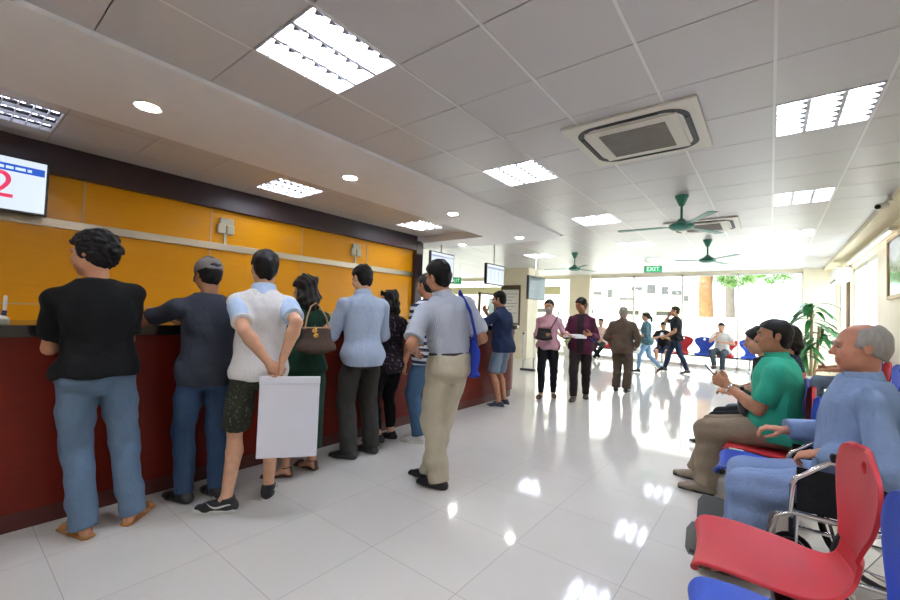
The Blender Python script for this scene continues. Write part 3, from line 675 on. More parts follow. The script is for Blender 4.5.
def nets(D, lo, res):
    I = D < 0
    c = np.zeros(np.array(D.shape)-1, np.int8)
    offs = [(i, j, k) for i in (0, 1) for j in (0, 1) for k in (0, 1)]
    nx, ny, nz = c.shape
    for i, j, k in offs: c += I[i:i+nx, j:j+ny, k:k+nz]
    act = np.argwhere((c > 0) & (c < 8))
    if len(act) == 0: return np.zeros((0, 3)), np.zeros((0, 4), int)
    vals = {o: D[act[:, 0]+o[0], act[:, 1]+o[1], act[:, 2]+o[2]] for o in offs}
    S = np.zeros((len(act), 3)); N = np.zeros(len(act))
    for o in offs:
        for a in range(3):
            if o[a] == 0:
                o2 = list(o); o2[a] = 1; o2 = tuple(o2)
                v0, v1 = vals[o], vals[o2]; m = (v0 < 0) != (v1 < 0)
                t = np.where(m, v0/np.where(m, v0-v1, 1), 0)
                p = np.tile(np.array(o, float), (len(act), 1)); p[:, a] += t
                S += np.where(m[:, None], p, 0); N += m
    verts = lo+res*(act+S/N[:, None])
    idx = np.full(c.shape, -1, np.int64); idx[tuple(act.T)] = np.arange(len(act))
    F = []
    for a in range(3):
        b, d = (a+1) % 3, (a+2) % 3
        s0 = [slice(None)]*3; s1 = [slice(None)]*3
        s0[a] = slice(0, -1); s1[a] = slice(1, None)
        A, B = I[tuple(s0)], I[tuple(s1)]
        e = np.argwhere(A != B)
        e = e[(e[:, b] > 0) & (e[:, d] > 0) & (e[:, b] < D.shape[b]-1) & (e[:, d] < D.shape[d]-1)]
        if len(e) == 0: continue
        def cell(db, dd):
            q = e.copy(); q[:, b] -= db; q[:, d] -= dd; return idx[tuple(q.T)]
        q = np.stack([cell(1, 1), cell(0, 1), cell(0, 0), cell(1, 0)], 1)
        ins = A[tuple(e.T)]
        q[~ins] = q[~ins][:, ::-1]
        F.append(q)
    return verts, np.concatenate(F)

def mesh_obj(name, parts, m, parent=None, smooth=True):
    """parts = [(verts, quads), ...] welded into one mesh object"""
    vs, fs, o = [], [], 0
    for v, f in parts:
        vs.append(v); fs.append(f+o); o += len(v)
    v = np.concatenate(vs); f = np.concatenate(fs)
    me = bpy.data.meshes.new(name)
    me.vertices.add(len(v)); me.vertices.foreach_set('co', v.ravel())
    me.loops.add(f.size); me.loops.foreach_set('vertex_index', f.ravel())
    me.polygons.add(len(f)); me.polygons.foreach_set('loop_start', np.arange(0, f.size, 4))
    me.polygons.foreach_set('loop_total', np.full(len(f), 4))
    me.update(calc_edges=True); me.validate()
    if smooth: me.polygons.foreach_set('use_smooth', np.ones(len(me.polygons), bool))
    me.materials.append(m)
    ob = bpy.data.objects.new(name, me); COL.objects.link(ob)
    if parent: ob.parent = parent
    return ob

# ------------------------------------------------------------------ people
TZ = np.array([-.12, -.05, 0, .06, .12, .18, .26, .34, .41, .46, .50, .535])
TWm = np.array([.10, .145, .160, .157, .148, .142, .148, .160, .165, .140, .088, .062])
TDm = np.array([.085, .112, .120, .116, .105, .100, .108, .116, .110, .094, .074, .058])
TWf = np.array([.10, .158, .170, .158, .134, .122, .128, .140, .145, .135, .090, .054])
TDf = np.array([.085, .115, .122, .113, .097, .090, .098, .104, .098, .084, .066, .050])
TO = np.array([-.012, -.018, -.016, -.006, .004, .008, .006, .002, -.004, -.008, -.008, -.004])

def ik(S, W, a, b, hint):
    d = W-S; L = np.linalg.norm(d); mx = (a+b)*.998
    if L > mx: W = S+d/L*mx; L = mx; d = W-S
    ax = d/L; x = (a*a-b*b+L*L)/(2*L); y = math.sqrt(max(a*a-x*x, 0))
    h = np.asarray(hint, float); h = h-ax*(h@ax); h = nrm(h)
    return S+ax*x+h*y, W

class Pose:
    def __init__(s, P):
        h = P.get('h', 1.7); s.k = k = h/1.7; s.P = P; s.fem = P.get('fem', False)
        b = P.get('bulk', 1.0); s.bulk = b
        s.pel = V3(*P.get('pel', (0, 0, .884*k)))
        pr = rotm((0, 0, 1), P.get('pyaw', 0))@rotm((1, 0, 0), -P.get('ptilt', 0))
        lean, side, tw = P.get('lean', 3), P.get('side', 0), P.get('twist', 0)
        W, D = (TWf, TDf) if s.fem else (TWm, TDm)
        belly = P.get('belly', 0)
        zz = np.linspace(-.12, .535, 27)
        s.tz = zz*k; s.tw = np.interp(zz, TZ, W)*k*b
        s.td = (np.interp(zz, TZ, D)+belly*np.exp(-((zz-.13)/.10)**2))*k*b
        off = (np.interp(zz, TZ, TO)+belly*.8*np.exp(-((zz-.13)/.10)**2))*k
        s.frames = []; pos = s.pel.copy(); z0 = None
        fr = []
        for z in zz:
            f = np.clip((z+.0)/.45, 0, 1); f = f*f*(3-2*f)*.5+f*.5
            fr.append(pr@rotm((0, 0, 1), tw*f)@rotm((0, 1, 0), side*f)@rotm((1, 0, 0), -lean*f))
        i0 = int(np.argmin(np.abs(zz)))
        C = [None]*len(zz); C[i0] = s.pel.copy()
        dz = (zz[1]-zz[0])*k
        for i in range(i0+1, len(zz)): C[i] = C[i-1]+fr[i-1][:, 2]*dz
        for i in range(i0-1, -1, -1): C[i] = C[i+1]-fr[i+1][:, 2]*dz
        s.fr = fr; s.c = [C[i]+fr[i][:, 1]*off[i] for i in range(len(zz))]; s.zz = zz
        sw = P.get('shw', .158 if s.fem else .178)*k*(1+.4*(b-1))
        js = int(np.argmin(np.abs(zz-.432))); F = fr[js]; s.F = F
        sh = P.get('shrug', (0, 0))
        s.sh = {'R': s.c[js]+F@V3(sw, -.004, sh[0]), 'L': s.c[js]+F@V3(-sw, -.004, sh[1])}
        s.nb = s.c[-1]; 
        hy, hp, hr = P.get('head', (0, 0, 0))            # yaw (+ left), pitch (+ down), roll
        base = fr[-1]@rotm((1, 0, 0), lean*.55)
        s.H = base@rotm((0, 0, 1), hy)@rotm((1, 0, 0), -hp)@rotm((0, 1, 0), hr)
        nd = nrm(fr[-1][:, 2]*.5+base[:, 2]*.5+s.H[:, 1]*.0+base[:, 1]*P.get('neckf', .12))
        s.hc = s.nb+nd*.114*k+s.H[:, 2]*.034*k
        ul, fl = .285*k, .245*k
        s.el, s.wr = {}, {}
        for sd, sg in (('R', 1), ('L', -1)):
            A = P.get('arm'+sd, {})
            w = A.get('w'); 
            w = s.sh[sd]+F@V3(sg*.05, .06, -.51)*k if w is None else V3(*w)
            e, w = ik(s.sh[sd], w, ul, fl, A.get('hint', (sg*.4, -1, -.1)))
            s.el[sd], s.wr[sd] = e, w
        s.hip, s.kn, s.an, s.fd = {}, {}, {}, {}
        for sd, sg in (('R', 1), ('L', -1)):
            A = P.get('leg'+sd, {})
            hp_ = s.pel+pr@V3(sg*.083, 0, -.005)*k
            a = V3(*A.get('a', (sg*.11, 0, .075*k)))
            kk, a = ik(hp_, a, .425*k, .405*k, A.get('hint', (sg*.12, 1, 0)))
            s.hip[sd], s.kn[sd], s.an[sd] = hp_, kk, a
            y = math.radians(A.get('yaw', -sg*8)); p = math.radians(A.get('pitch', 0))
            s.fd[sd] = V3(-math.sin(y)*math.cos(p), math.cos(y)*math.cos(p), -math.sin(p))
    # torso between two spine heights (metres at h=1.7), one smooth loft
    def torso(s, f, z0, z1, ew=0., ed=0., fn=None, k=.012):
        k_ = s.k; zs = np.linspace(z0, z1, max(3, int((z1-z0)/.02)+1))
        def it(arr, z): return np.array([np.interp(z, s.zz, np.asarray(arr)[:, i]) for i in range(3)])
        c = [it(s.c, z) for z in zs]; u = [nrm(it([q[:, 2] for q in s.fr], z)) for z in zs]; l = [nrm(it([q[:, 0] for q in s.fr], z)) for z in zs]
        w = [np.interp(z, s.zz, s.tw)+ew for z in zs]; d = [np.interp(z, s.zz, s.td)+ed for z in zs]
        if fn:
            for i, z in enumerate(zs): w[i], d[i] = fn(z, w[i], d[i])
        n = len(zs)
        def F(P):
            h = [(P-c[i])@u[i] for i in range(n)]
            C = np.broadcast_to(c[0], P.shape).copy(); L = np.broadcast_to(l[0], P.shape).copy(); U = np.broadcast_to(u[0], P.shape).copy()
            W = np.full(P.shape[:-1], w[0]); D = np.full(P.shape[:-1], d[0])
            for i in range(n-1):
                m = h[i] >= 0
                den = h[i]-h[i+1]; t = np.clip(h[i]/np.where(np.abs(den) < 1e-6, 1e-6, den), 0, 1)
                t3 = t[..., None]; m3 = m[..., None]
                C = np.where(m3, c[i]+(c[i+1]-c[i])*t3, C); L = np.where(m3, l[i]+(l[i+1]-l[i])*t3, L); U = np.where(m3, u[i]+(u[i+1]-u[i])*t3, U)
                W = np.where(m, w[i]+(w[i+1]-w[i])*t, W); D = np.where(m, d[i]+(d[i+1]-d[i])*t, D)
            q = P-C; x = (q*L).sum(-1); y = (q*np.cross(U, L)).sum(-1)
            r = np.minimum(W, D)
            e = (np.abs(x/W)**2.3+np.abs(y/D)**2.3)**(1/2.3)
            return np.maximum(np.maximum((e-1)*r, -h[0]), h[-1])
        R = max(max(w), max(d)); A = np.array(c)
        f.add(F, A.min(0)-R, A.max(0)+R, k)

def hand(f, s, sd, A):
    k = s.k*A.get('scale', .97); sg = 1 if sd == 'R' else -1
    wr = s.wr[sd]; fwd = nrm(A.get('hd', wr-s.el[sd])); n = A.get('pn', s.F@V3(-sg, .25, 0))
    n = np.asarray(n, float); n = nrm(n-fwd*(n@fwd)); t = np.cross(fwd, n)*sg
    c = A.get('curl', .35); spread = A.get('spread', .10)
    fa = nrm(wr-s.el[sd])
    f.cap(wr-fa*.06*k, wr, .0285*k, .025*k, k=.01)
    f.seg(wr, wr+fwd*.045*k, .027*k, .017*k, .038*k, .016*k, lat=t, k=.008)
    f.seg(wr+fwd*.045*k, wr+fwd*.088*k, .038*k, .016*k, .040*k, .0125*k, lat=t, k=.006)
    cl = A.get('curls', (c, c*1.05, c*1.1, c*1.15))
    for i, (o, L, r) in enumerate(((.030, .072, .0088), (.0105, .080, .0092), (-.0095, .074, .0088), (-.029, .058, .0076))):
        p = wr+(fwd*.086+t*o)*k; ang = 0; d0 = nrm(fwd+t*spread*(1.5-i)*.5)
        for j, (q, bend) in enumerate(((.46, 62), (.30, 85), (.24, 55))):
            ang += bend*cl[i]; a = math.radians(ang)
            d = d0*math.cos(a)+n*math.sin(a)
            p2 = p+d*L*q*k; rr = r*(1-.1*j)*k
            f.cap(p, p2, rr, rr*.92, k=.0035); p = p2
    tc = A.get('thumb', .5)
    p = wr+(fwd*.018+t*.022+n*.006)*k
    d = nrm(fwd*.75+t*.75*(1-.3*tc)+n*(.15+.6*tc))
    p2 = p+d*.045*k; f.cap(p, p2, .0145*k, .0115*k, k=.01)
    d = nrm(d+fwd*.35-t*.25*tc); p3 = p2+d*.034*k; f.cap(p2, p3, .0108*k, .0098*k, k=.004)
    d = nrm(d+fwd*.3-t*.35*tc); f.cap(p3, p3+d*.024*k, .0098*k, .0078*k, k=.004)
    return wr+fwd*.09*k

def head(f, s, Hd):
    k = s.k; H = s.H; c = s.hc; q = lambda x, y, z: c+H@(V3(x, y, z)*k)
    A = H.T                                                   # rows = head axes
    w = Hd.get('wide', 1.0)
    f.cap(s.nb-s.fr[-1][:, 2]*.05*k, q(0, -.020, -.045), .056*k*(.84 if s.fem else 1), .051*k*(.86 if s.fem else 1), k=.02)
    f.ell(q(0, -.014, .030), V3(.075*w, .095, .083)*k, A, k=.02)
    f.ell(q(0, .026, -.035), V3(.058*w, .066, .078)*k, A, k=.025)
    f.ell(q(0, .060, -.092), V3(.027, .024, .020)*k, A, k=.02)
    for sg in (1, -1):
        f.ell(q(sg*.042*w, .05, -.028), V3(.028, .03, .03)*k, A, k=.02)
        f.ell(q(sg*.048*w, .012, -.068), V3(.018, .035, .026)*k, A, k=.02)
    f.cap(q(-.034, .080, .026), q(.034, .080, .026), .011*k, k=.014)
    for sg in (1, -1): f.ell(q(sg*.033, .098, .004), V3(.018, .014, .011)*k, A, k=.008, op='s')
    f.cap(q(0, .086, .012), q(0, .106, -.024), .008*k, .0125*k, k=.010)
    for sg in (1, -1): f.ell(q(sg*.012, .094, -.029), V3(.009, .011, .008)*k, A, k=.006)
    f.cap(q(-.018, .086, -.056), q(.018, .086, -.056), .0085*k, k=.008)
    f.cap(q(-.014, .084, -.069), q(.014, .084, -.069), .0085*k, k=.008)
    f.seg(q(-.022, .096, -.0625), q(.022, .096, -.0625), .0022*k, .006*k, lat=H[:, 2], k=.003, op='s')
    for sg in (1, -1):
        E = A@np.eye(3)
        f.ell(q(sg*.077*w, -.012, .000), V3(.009, .017, .029)*k, rotm(H[:, 2], 0)@A if False else A, k=.006)
        f.ell(q(sg*.086*w, -.008, .003), V3(.006, .010, .017)*k, A, k=.004, op='s')
        f.ell(q(sg*.079*w, -.006, -.026), V3(.008, .010, .010)*k, A, k=.006)

def body_field(s):
    f = Field(); k = s.k; b = s.bulk; P = s.P
    lb = .86 if s.fem else 1.0; lb *= .5+.5*b
    s.torso(f, -.07, .535, -.005*k, -.005*k, lambda z, w, d: (w*(1-.6*np.clip((-.02-z)/.085, 0, 1)**1.4), d*(1-.55*np.clip((-.02-z)/.085, 0, 1)**1.4)))
    for sd in 'RL':
        S, E, Wr = s.sh[sd], s.el[sd], s.wr[sd]
        f.cap(s.c[-4]*.6+S*.4, S, .046*k*lb, .045*k*lb, k=.03); f.cap(s.nb-s.fr[-1][:, 2]*.035*k, S+V3(0, 0, .002), .042*k*lb, .034*k*lb, k=.02)
        f.chain([S, S*.5+E*.5, E], [.046*k*lb, .045*k*lb, .038*k*lb], k=.015)
        m = E+(Wr-E)*.28; f.chain([E, m, Wr], [.038*k*lb, .042*k*lb, .026*k*lb], k=.015)
        Hp, K, A = s.hip[sd], s.kn[sd], s.an[sd]
        f.chain([Hp, Hp*.6+K*.4, K], [.082*k*b, .070*k*b, .047*k], k=.02)
        cb = nrm(np.cross(np.cross(s.fd[sd], A-K), A-K)); cf = cb if cb@s.fd[sd] < 0 else -cb
        m = K+(A-K)*.3+cf*.014*k
        f.chain([K, m, A], [.046*k, .051*k, .033*k], k=.015)
        ft = s.fd[sd]
        if sd in P.get('bare', ''):
            pass
        heel = A-ft*.035*k-V3(0, 0, .045*k); ball = A+ft*.105*k-V3(0, 0, .055*k)
        f.cap(A, heel, .034*k, .028*k, k=.02); f.seg(A+ft*.02-V3(0, 0, .02*k), ball, .033*k, .03*k, .04*k, .018*k, lat=np.cross(ft, [0, 0, 1]), k=.02)
        f.seg(ball, ball+ft*.05*k, .04*k, .017*k, .03*k, .012*k, lat=np.cross(ft, [0, 0, 1]), k=.01)
    if s.fem:
        i = int(np.argmin(np.abs(s.zz-.33)))
        for sg in (1, -1): f.ell(s.c[i]+s.fr[i]@V3(sg*.062, .085, 0)*k, V3(.058, .05, .055)*k, s.fr[i].T, k=.03)
    return f

def shirt_field(s, C):
    f = Field(); k = s.k; b = s.bulk
    e = C.get('ease', .016)*k; z0 = C.get('hem', -.08); fl = C.get('flare', .5)
    s_w = lambda z: np.interp(z, s.zz, s.tw); s_d = lambda z: np.interp(z, s.zz, s.td)
    def fn(z, w, d):
        t = np.clip((.30-z)/.36, 0, 1)                       # hang straight below the chest
        w2 = (s.tw[17]*.93+e); d2 = (s.td[17]*.96+e)
        if fl > 0 and z < .32:
            w = max(w, w*(1-fl)+w2*fl); d = max(d, d*(1-fl)+d2*fl)
        if C.get('tuck') and z < .17: q = min(1, (.17-z)/.07); w += (s_w(z)+.006*k-w)*q; d += (s_d(z)+.006*k-d)*q
        if z < .12 and not C.get('tuck'): q = min(1, (.12-z)/.10)*.018*k; w += q; d += q
        return w, d
    s.torso(f, z0, C.get('neck', .528), e, e*1.1, fn)
    sl = C.get('sleeve', 'short'); lb = (.86 if s.fem else 1.0)*(.5+.5*b); r = C.get('slr', 1.0)
    for sd in 'RL':
        S, E, Wr = s.sh[sd], s.el[sd], s.wr[sd]
        f.cap(s.c[-4]*.6+S*.4, S, .058*k*lb, .059*k*lb, k=.035); f.cap(s.nb-s.fr[-1][:, 2]*.040*k, S+V3(0, 0, .005), .054*k*lb, .048*k*lb, k=.03)
        if sl == 'none': continue
        if sl == 'short':
            p = S+(E-S)*C.get('sll', .72); f.cap(S, p, .059*k*lb, .060*k*lb*r, k=.02, fb=True)
        else:
            f.chain([S, E], [.059*k*lb, .056*k*lb*r], k=.02)
            t = {'long': .95, 'rolled': .22}[sl]; p = E+(Wr-E)*t
            f.cap(E, p, .054*k*lb*r, (.042 if sl == 'long' else .053)*k*lb*r, k=.02, fb=True)
            if sl == 'rolled':
                ax = nrm(Wr-E); f.cap(p-ax*.05*k, p, .058*k*lb, .058*k*lb, k=.004, fa=True, fb=True)
    if s.fem:
        i = int(np.argmin(np.abs(s.zz-.33)))
        for sg in (1, -1): f.ell(s.c[i]+s.fr[i]@V3(sg*.062, .09, 0)*k, V3(.062, .054, .06)*k, s.fr[i].T, k=.035)
    if C.get('wr', .006): f.wrinkle(C.get('wr', .006), C.get('wf', (20, 20, 16)), C.get('seed', 1), .6)
    return f

def collar_field(s):
    f = Field(); k = s.k; u = s.fr[-1][:, 2]; nd = nrm(s.hc-s.nb); p = s.c[-2]-u*.018*k; cw = .068*k*(.86 if s.fem else 1); l = s.fr[-1][:, 0]
    f.seg(p, p+nd*.080*k, cw*1.36, cw*1.30, cw*1.05, cw*1.03, lat=l, k=.006, fb=True)
    f.seg(p+nd*.0*k, p+nd*.11*k, cw*.92, cw*.92, cw*.94, cw*.94, lat=l, k=.003, fa=True, fb=True, op='s')
    c = s.nb+s.fr[-1][:, 1]*.085*k-u*.01; f.ell(c, V3(.022, .05, .05)*k, s.fr[-1].T, k=.004, op='s')
    return f

def pants_field(s, C):
    f = Field(); k = s.k; b = s.bulk
    e = C.get('ease', .013)*k; top = C.get('top', .05)
    s.torso(f, -.115, top, e, e, lambda z, w, d: (w*(1-.55*np.clip((-.03-z)/.085, 0, 1)**1.6), d*(1-.5*np.clip((-.03-z)/.085, 0, 1)**1.6)), k=.035)
    g = C.get('bag', 1.0); L = C.get('len', 'long')
    for sd in 'RL':
        Hp, K, A = s.hip[sd], s.kn[sd], s.an[sd]
        r0, r1, r2, r3 = (.094*b)*k, .086*k*b*(.6+.4*g), (.068*g+.003)*k, (.062*g+.004)*k
        f.cap(Hp, Hp*.55+K*.45, r0, r1, k=.03)
        if L == 'short':
            t = C.get('kt', .92); p = Hp+(K-Hp)*t
            f.cap(Hp*.55+K*.45, p, r1, r1*C.get('hemr', .98), k=.015, fb=True); continue
        f.cap(Hp*.55+K*.45, K, r1, r2, k=.02)
        t = C.get('t', .97) ; cb = nrm(np.cross(np.cross(s.fd[sd], A-K), A-K)); cb = cb if cb@s.fd[sd] < 0 else -cb; m = K+(A-K)*.33+cb*.012*k; p = K+(A-K)*t
        f.cap(K, m, r2, r3*1.02, k=.02); f.cap(m, p, r3*1.02, C.get('cuff', .055)*k*g, k=.02, fb=True)
        if C.get('stack', 0):
            for q in (.80, .88, .94):
                c = K+(A-K)*q; f.ell(c, V3(1, 1, .35)*C.get('cuff', .055)*k*g*1.10, k=.02)
    if C.get('wr', .004): f.wrinkle(C.get('wr', .004), C.get('wf', (15, 15, 26)), C.get('seed', 2), .6)
    return f

def dress_skirt(s, f, z1, hemz, r):
    """skirt from the hips to the hem height"""
    k = s.k; c = s.pel
    b = (s.an['R']+s.an['L'])/2; b = V3(b[0], b[1]+.01, hemz)
    f.seg(c+V3(0, 0, .06), c-V3(0, 0, .12), .178*k, .145*k, .19*k, .16*k, lat=s.fr[0][:, 0], k=.03)
    f.seg(c-V3(0, 0, .12), b, .19*k, .16*k, r*k, r*.85*k, lat=s.fr[0][:, 0], k=.02, fb=True)

def shoe_field(s, sd, C):
    f = Field(); k = s.k; A = s.an[sd]; ft = s.fd[sd]; lat = nrm(np.cross(ft, [0, 0, 1])); up = nrm(np.cross(lat, ft))
    q = lambda y, z, x=0: A+ft*y*k+up*z*k+lat*x*k
    kind = C.get('kind', 'shoe')
    if kind in ('sandal', 'flipflop'):
        f.seg(q(-.055, -.062), q(.06, -.062), .036*k, .011*k, .038*k, .011*k, lat=lat, k=.006)
        f.seg(q(.06, -.062), q(.175, -.062), .038*k, .011*k, .043*k, .011*k, lat=lat, k=.006)
        if kind == 'sandal':
            f.seg(q(.125, -.045), q(.155, -.05), .046*k, .030*k, .046*k, .022*k, lat=lat, k=.004, fa=True, fb=True)
            for y, z in ((-.0, .005),): f.seg(q(y, z-.008), q(y, z+.008), .040*k, .040*k, lat=lat, k=.003, fa=True, fb=True)
            f.seg(q(-.058, -.05), q(-.05, .0), .02*k, .010*k, .02*k, .008*k, lat=lat, k=.004)
        else:
            f.seg(q(.10, -.035), q(.145, -.045), .045*k, .034*k, .045*k, .026*k, lat=lat, k=.004, fa=True, fb=True)
        f.plane(-up, q(0, -.0745)); return f
    hi = C.get('hi', 0.0)
    f.seg(q(-.045, -.045), q(.05, -.048), .036*k, .034*k, .040*k, .032*k, lat=lat, k=.01)
    f.cap(q(-.02, -.03), q(-.012, .012+hi), .042*k, .041*k, k=.02, fb=True)
    f.seg(q(.0, -.02), q(.11, -.046), .036*k, .034*k, .043*k, .026*k, lat=lat, k=.025)
    f.seg(q(.10, -.050), q(.165, -.055), .045*k, .026*k, .034*k*C.get('toe', 1), .02*k, lat=lat, k=.02)
    f.plane(-up, q(0, -.067)); return f
def sole_field(s, sd, C):
    f = Field(); k = s.k; A = s.an[sd]; ft = s.fd[sd]; lat = nrm(np.cross(ft, [0, 0, 1])); up = nrm(np.cross(lat, ft))
    q = lambda y, z: A+ft*y*k+up*z*k
    t = C.get('sole', .022)
    f.seg(q(-.048, -.0745+t/2), q(.05, -.0745+t/2), .041*k, t*k, .044*k, t*k, lat=lat, k=.006)
    f.seg(q(.05, -.0745+t/2), q(.165, -.0745+t/2), .044*k, t*k, .041*k, t*k, lat=lat, k=.01)
    f.plane(-up, q(0, -.0745)); f.plane(up, q(0, -.0745+t)); return f

def hair_field(s, Hd):
    f = Field(); k = s.k; H = s.H; c = s.hc; q = lambda x, y, z: c+H@(V3(x, y, z)*k); A = H.T
    st = Hd.get('hair', 'short'); t = Hd.get('vol', .010); w = Hd.get('wide', 1.0)
    if st == 'bushy': t += .012
    f.ell(q(0, -.016, .034), V3(.075*w+t, .096+t, .083+t*1.2)*k, A, k=.02)
    f.ell(q(0, -.040, -.025), V3(.060*w+t*.4, .060+t*.45, .078)*k, A, k=.03)
    def up(ya, za, yb, zb):                      # keep what lies above/behind the line a(front) - b(back)
        d = nrm(V3(0, ya-yb, za-zb)); n = V3(0, d[2], -d[1]); return H@n, q(0, ya, za)
    if st == 'sides':                             # bald on top: a band round the back
        f.plane(*up(.085, .040, -.10, -.080))
        f.plane(H@nrm(V3(0, .30, 1)), q(0, -.02, .094))
        f.plane(H@nrm(V3(0, 1, .35)), q(0, .035, .02))
        f.wrinkle(.002, (60, 60, 60), 3); return f
    if st in ('short', 'bushy', 'cropped'):
        ln = Hd.get('line', 0.); bushy = st == 'bushy'
        def hl(P):                                     # hairline: forehead, sideburns, nape
            q_ = (P-c)@H/k; y, z = q_[..., 1], q_[..., 2]
            top = .030+ln+.58*y-z
            side = np.maximum(y-(.030 if bushy else .020), (-.035 if bushy else -.018)-z)
            back = np.maximum(y+(.005 if bushy else .020), (-.092 if bushy else -.086)-.25*(y+.08)-z)
            a_ = np.minimum(np.minimum(top, side), back)
            return a_*k*.85
        f.p.append((hl, None, None, .004, 'clip'))
        if not bushy:
            for sg in (1, -1): f.ell(q(sg*.092, -.012, -.004), V3(.030, .020, .029)*k, A, k=.006, op='s')
        if st == 'bushy':
            rs = np.random.RandomState(3)
            for i in range(130):
                v = nrm(rs.randn(3)); v = v if v[2] > -.75 else -v
                if v[1] > .55 and v[2] < .45: continue
                p = V3(0, -.022, .022)+v*V3(.075+t*.75, .092+t*.75, .085+t*.9); r = rs.uniform(.014, .024)
                if v[2] < -.25 and p[1] > -.02: continue
                f.p.insert(0, f.p.pop()) if False else f.ell(q(*p), V3(r, r, r)*k, A, k=.008)
            f.wrinkle(.003, (120, 120, 120), 5)
        else: f.wrinkle(.003, (70, 70, 70), 3)
        return f
    f.plane(*up(.084, .086, -.05, -.10 if st != 'pony' else -.055))
    if st in ('long', 'curly'):
        L = Hd.get('hl', .20); bw = .082
        f.seg(q(0, -.06, 0), q(0, -.075, -L*.6), bw*k, .048*k, bw*1.05*k, .045*k, lat=H[:, 0], k=.02)
        f.seg(q(0, -.075, -L*.6), q(0, -.07, -L), bw*k, .045*k, bw*.6*k, .03*k, lat=H[:, 0], k=.02)
        for sg in (1, -1): f.chain([q(sg*.07, -.0, .03), q(sg*.082, -.022, -.05), q(sg*.075, -.04, -L*.75)], [.03*k, .03*k, .024*k], k=.02)
        f.wrinkle(.009 if st == 'curly' else .004, (60, 60, 40), 4)
    if st == 'pony':
        f.ell(q(0, -.115, .02), V3(.022, .022, .022)*k, A, k=.01)
        f.chain([q(0, -.12, .015), q(0, -.145, -.05), q(0, -.14, -.13), q(.01, -.12, -Hd.get('hl', .2))], [.02*k, .034*k, .03*k, .012*k], k=.012)
        f.wrinkle(.004, (60, 60, 30), 4)
    if st == 'bun':
        f.ell(q(0, -.105, -.015), V3(.04, .035, .035)*k, A, k=.01); f.wrinkle(.003, (60, 60, 60), 4)
    return f

def strip_tube(name, pts, r, m, parent=None, flat=None):
    f = Field(); f.chain([np.asarray(p, float) for p in pts], [r]*len(pts), k=.002); return mesh_obj(name, [f.mesh(max(r*.6, .004))], m, parent)

def person(label, loc, head_deg, P, mats, near=True, group=None):
    """mats: skin, hair, shirt, pants, shoe ...; the body is ONE mesh, clothes and hair are its children"""
    s = Pose(P); k = s.k
    rb, rh, rf = (.010, .0055, .0042) if near else (.014, .009, .0065)
    rc = .010 if near else .014
    parts = [body_field(s).mesh(rb)]
    f = Field(); head(f, s, P); parts.append(f.mesh(rh))
    for sd in 'RL':
        f = Field(); hand(f, s, sd, P.get('arm'+sd, {})); parts.append(f.mesh(rf))
    body = mesh_obj('person', parts, mats['skin'])
    body.location = (loc[0], loc[1], loc[2] if len(loc) > 2 else 0); body.rotation_euler = (0, 0, math.radians(head_deg))
    body['label'] = label; body['category'] = 'person'
    if group: body['group'] = group
    # clothes
    C = P.get('shirt', {}); f = shirt_field(s, C)
    if P.get('dress'): dress_skirt(s, f, 0, P['dress'].get('hem', .25), P['dress'].get('r', .17))
    mesh_obj(C.get('name', 'dress' if P.get('dress') else 'shirt'), [f.mesh(rc)], mats['shirt'], body)
    if C.get('collar'): mesh_obj('collar', [collar_field(s).mesh(.005 if near else .008)], mats.get('collar', mats['shirt']), body)
    if not P.get('dress'):
        C = P.get('pants', {}); mesh_obj(C.get('name', 'shorts' if C.get('len') == 'short' else 'trousers'), [pants_field(s, C).mesh(rc)], mats['pants'], body)
        if C.get('belt'):
            i = int(np.argmin(np.abs(s.zz-C.get('top', .09)))); f = Field(); e = .0195*k
            u = s.fr[i][:, 2]; f.seg(s.c[i]-u*.028*k, s.c[i]+u*.006*k, s.tw[i]+e, s.td[i]+e, lat=s.fr[i][:, 0], k=.002, fa=True, fb=True)
            mesh_obj('belt', [f.mesh(.008)], mats['belt'], body)
    C = P.get('shoe', {})
    for sd in 'RL':
        sh = mesh_obj({'sandal': 'sandal', 'flipflop': 'sandal'}.get(C.get('kind'), 'shoe'), [shoe_field(s, sd, C).mesh(.006 if near else .009)], mats['shoe'], body)
        if C.get('sole'): mesh_obj('sole', [sole_field(s, sd, C).mesh(.006)], mats.get('sole', mats['shoe']), sh)
    st = P.get('hair', 'short')
    if st: mesh_obj('hair', [hair_field(s, P).mesh(.006 if near else .009)], mats['hair'], body)
    if st == 'sides' or P.get('eyes', False):
        q = lambda x, y, z: s.hc+s.H@(V3(x, y, z)*k)
        for sg in (1, -1):
            f = Field(); f.ell(q(sg*.032, .0745, .004), V3(.011, .011, .011)*k, s.H.T); e = mesh_obj('eye', [f.mesh(.004)], mats['eye'], body)
            f = Field(); f.ell(q(sg*.032, .0822, .0035), V3(.0055, .005, .0055)*k, s.H.T); mesh_obj('iris', [f.mesh(.002)], mats['iris'], e)
            f = Field(); f.chain([q(sg*.014, .094, .026), q(sg*.032, .092, .031), q(sg*.048, .08, .026)], [.0032*k, .0038*k, .0025*k], k=.003)
            mesh_obj('eyebrow', [f.mesh(.0025)], mats['hair'], body)
    return body, s
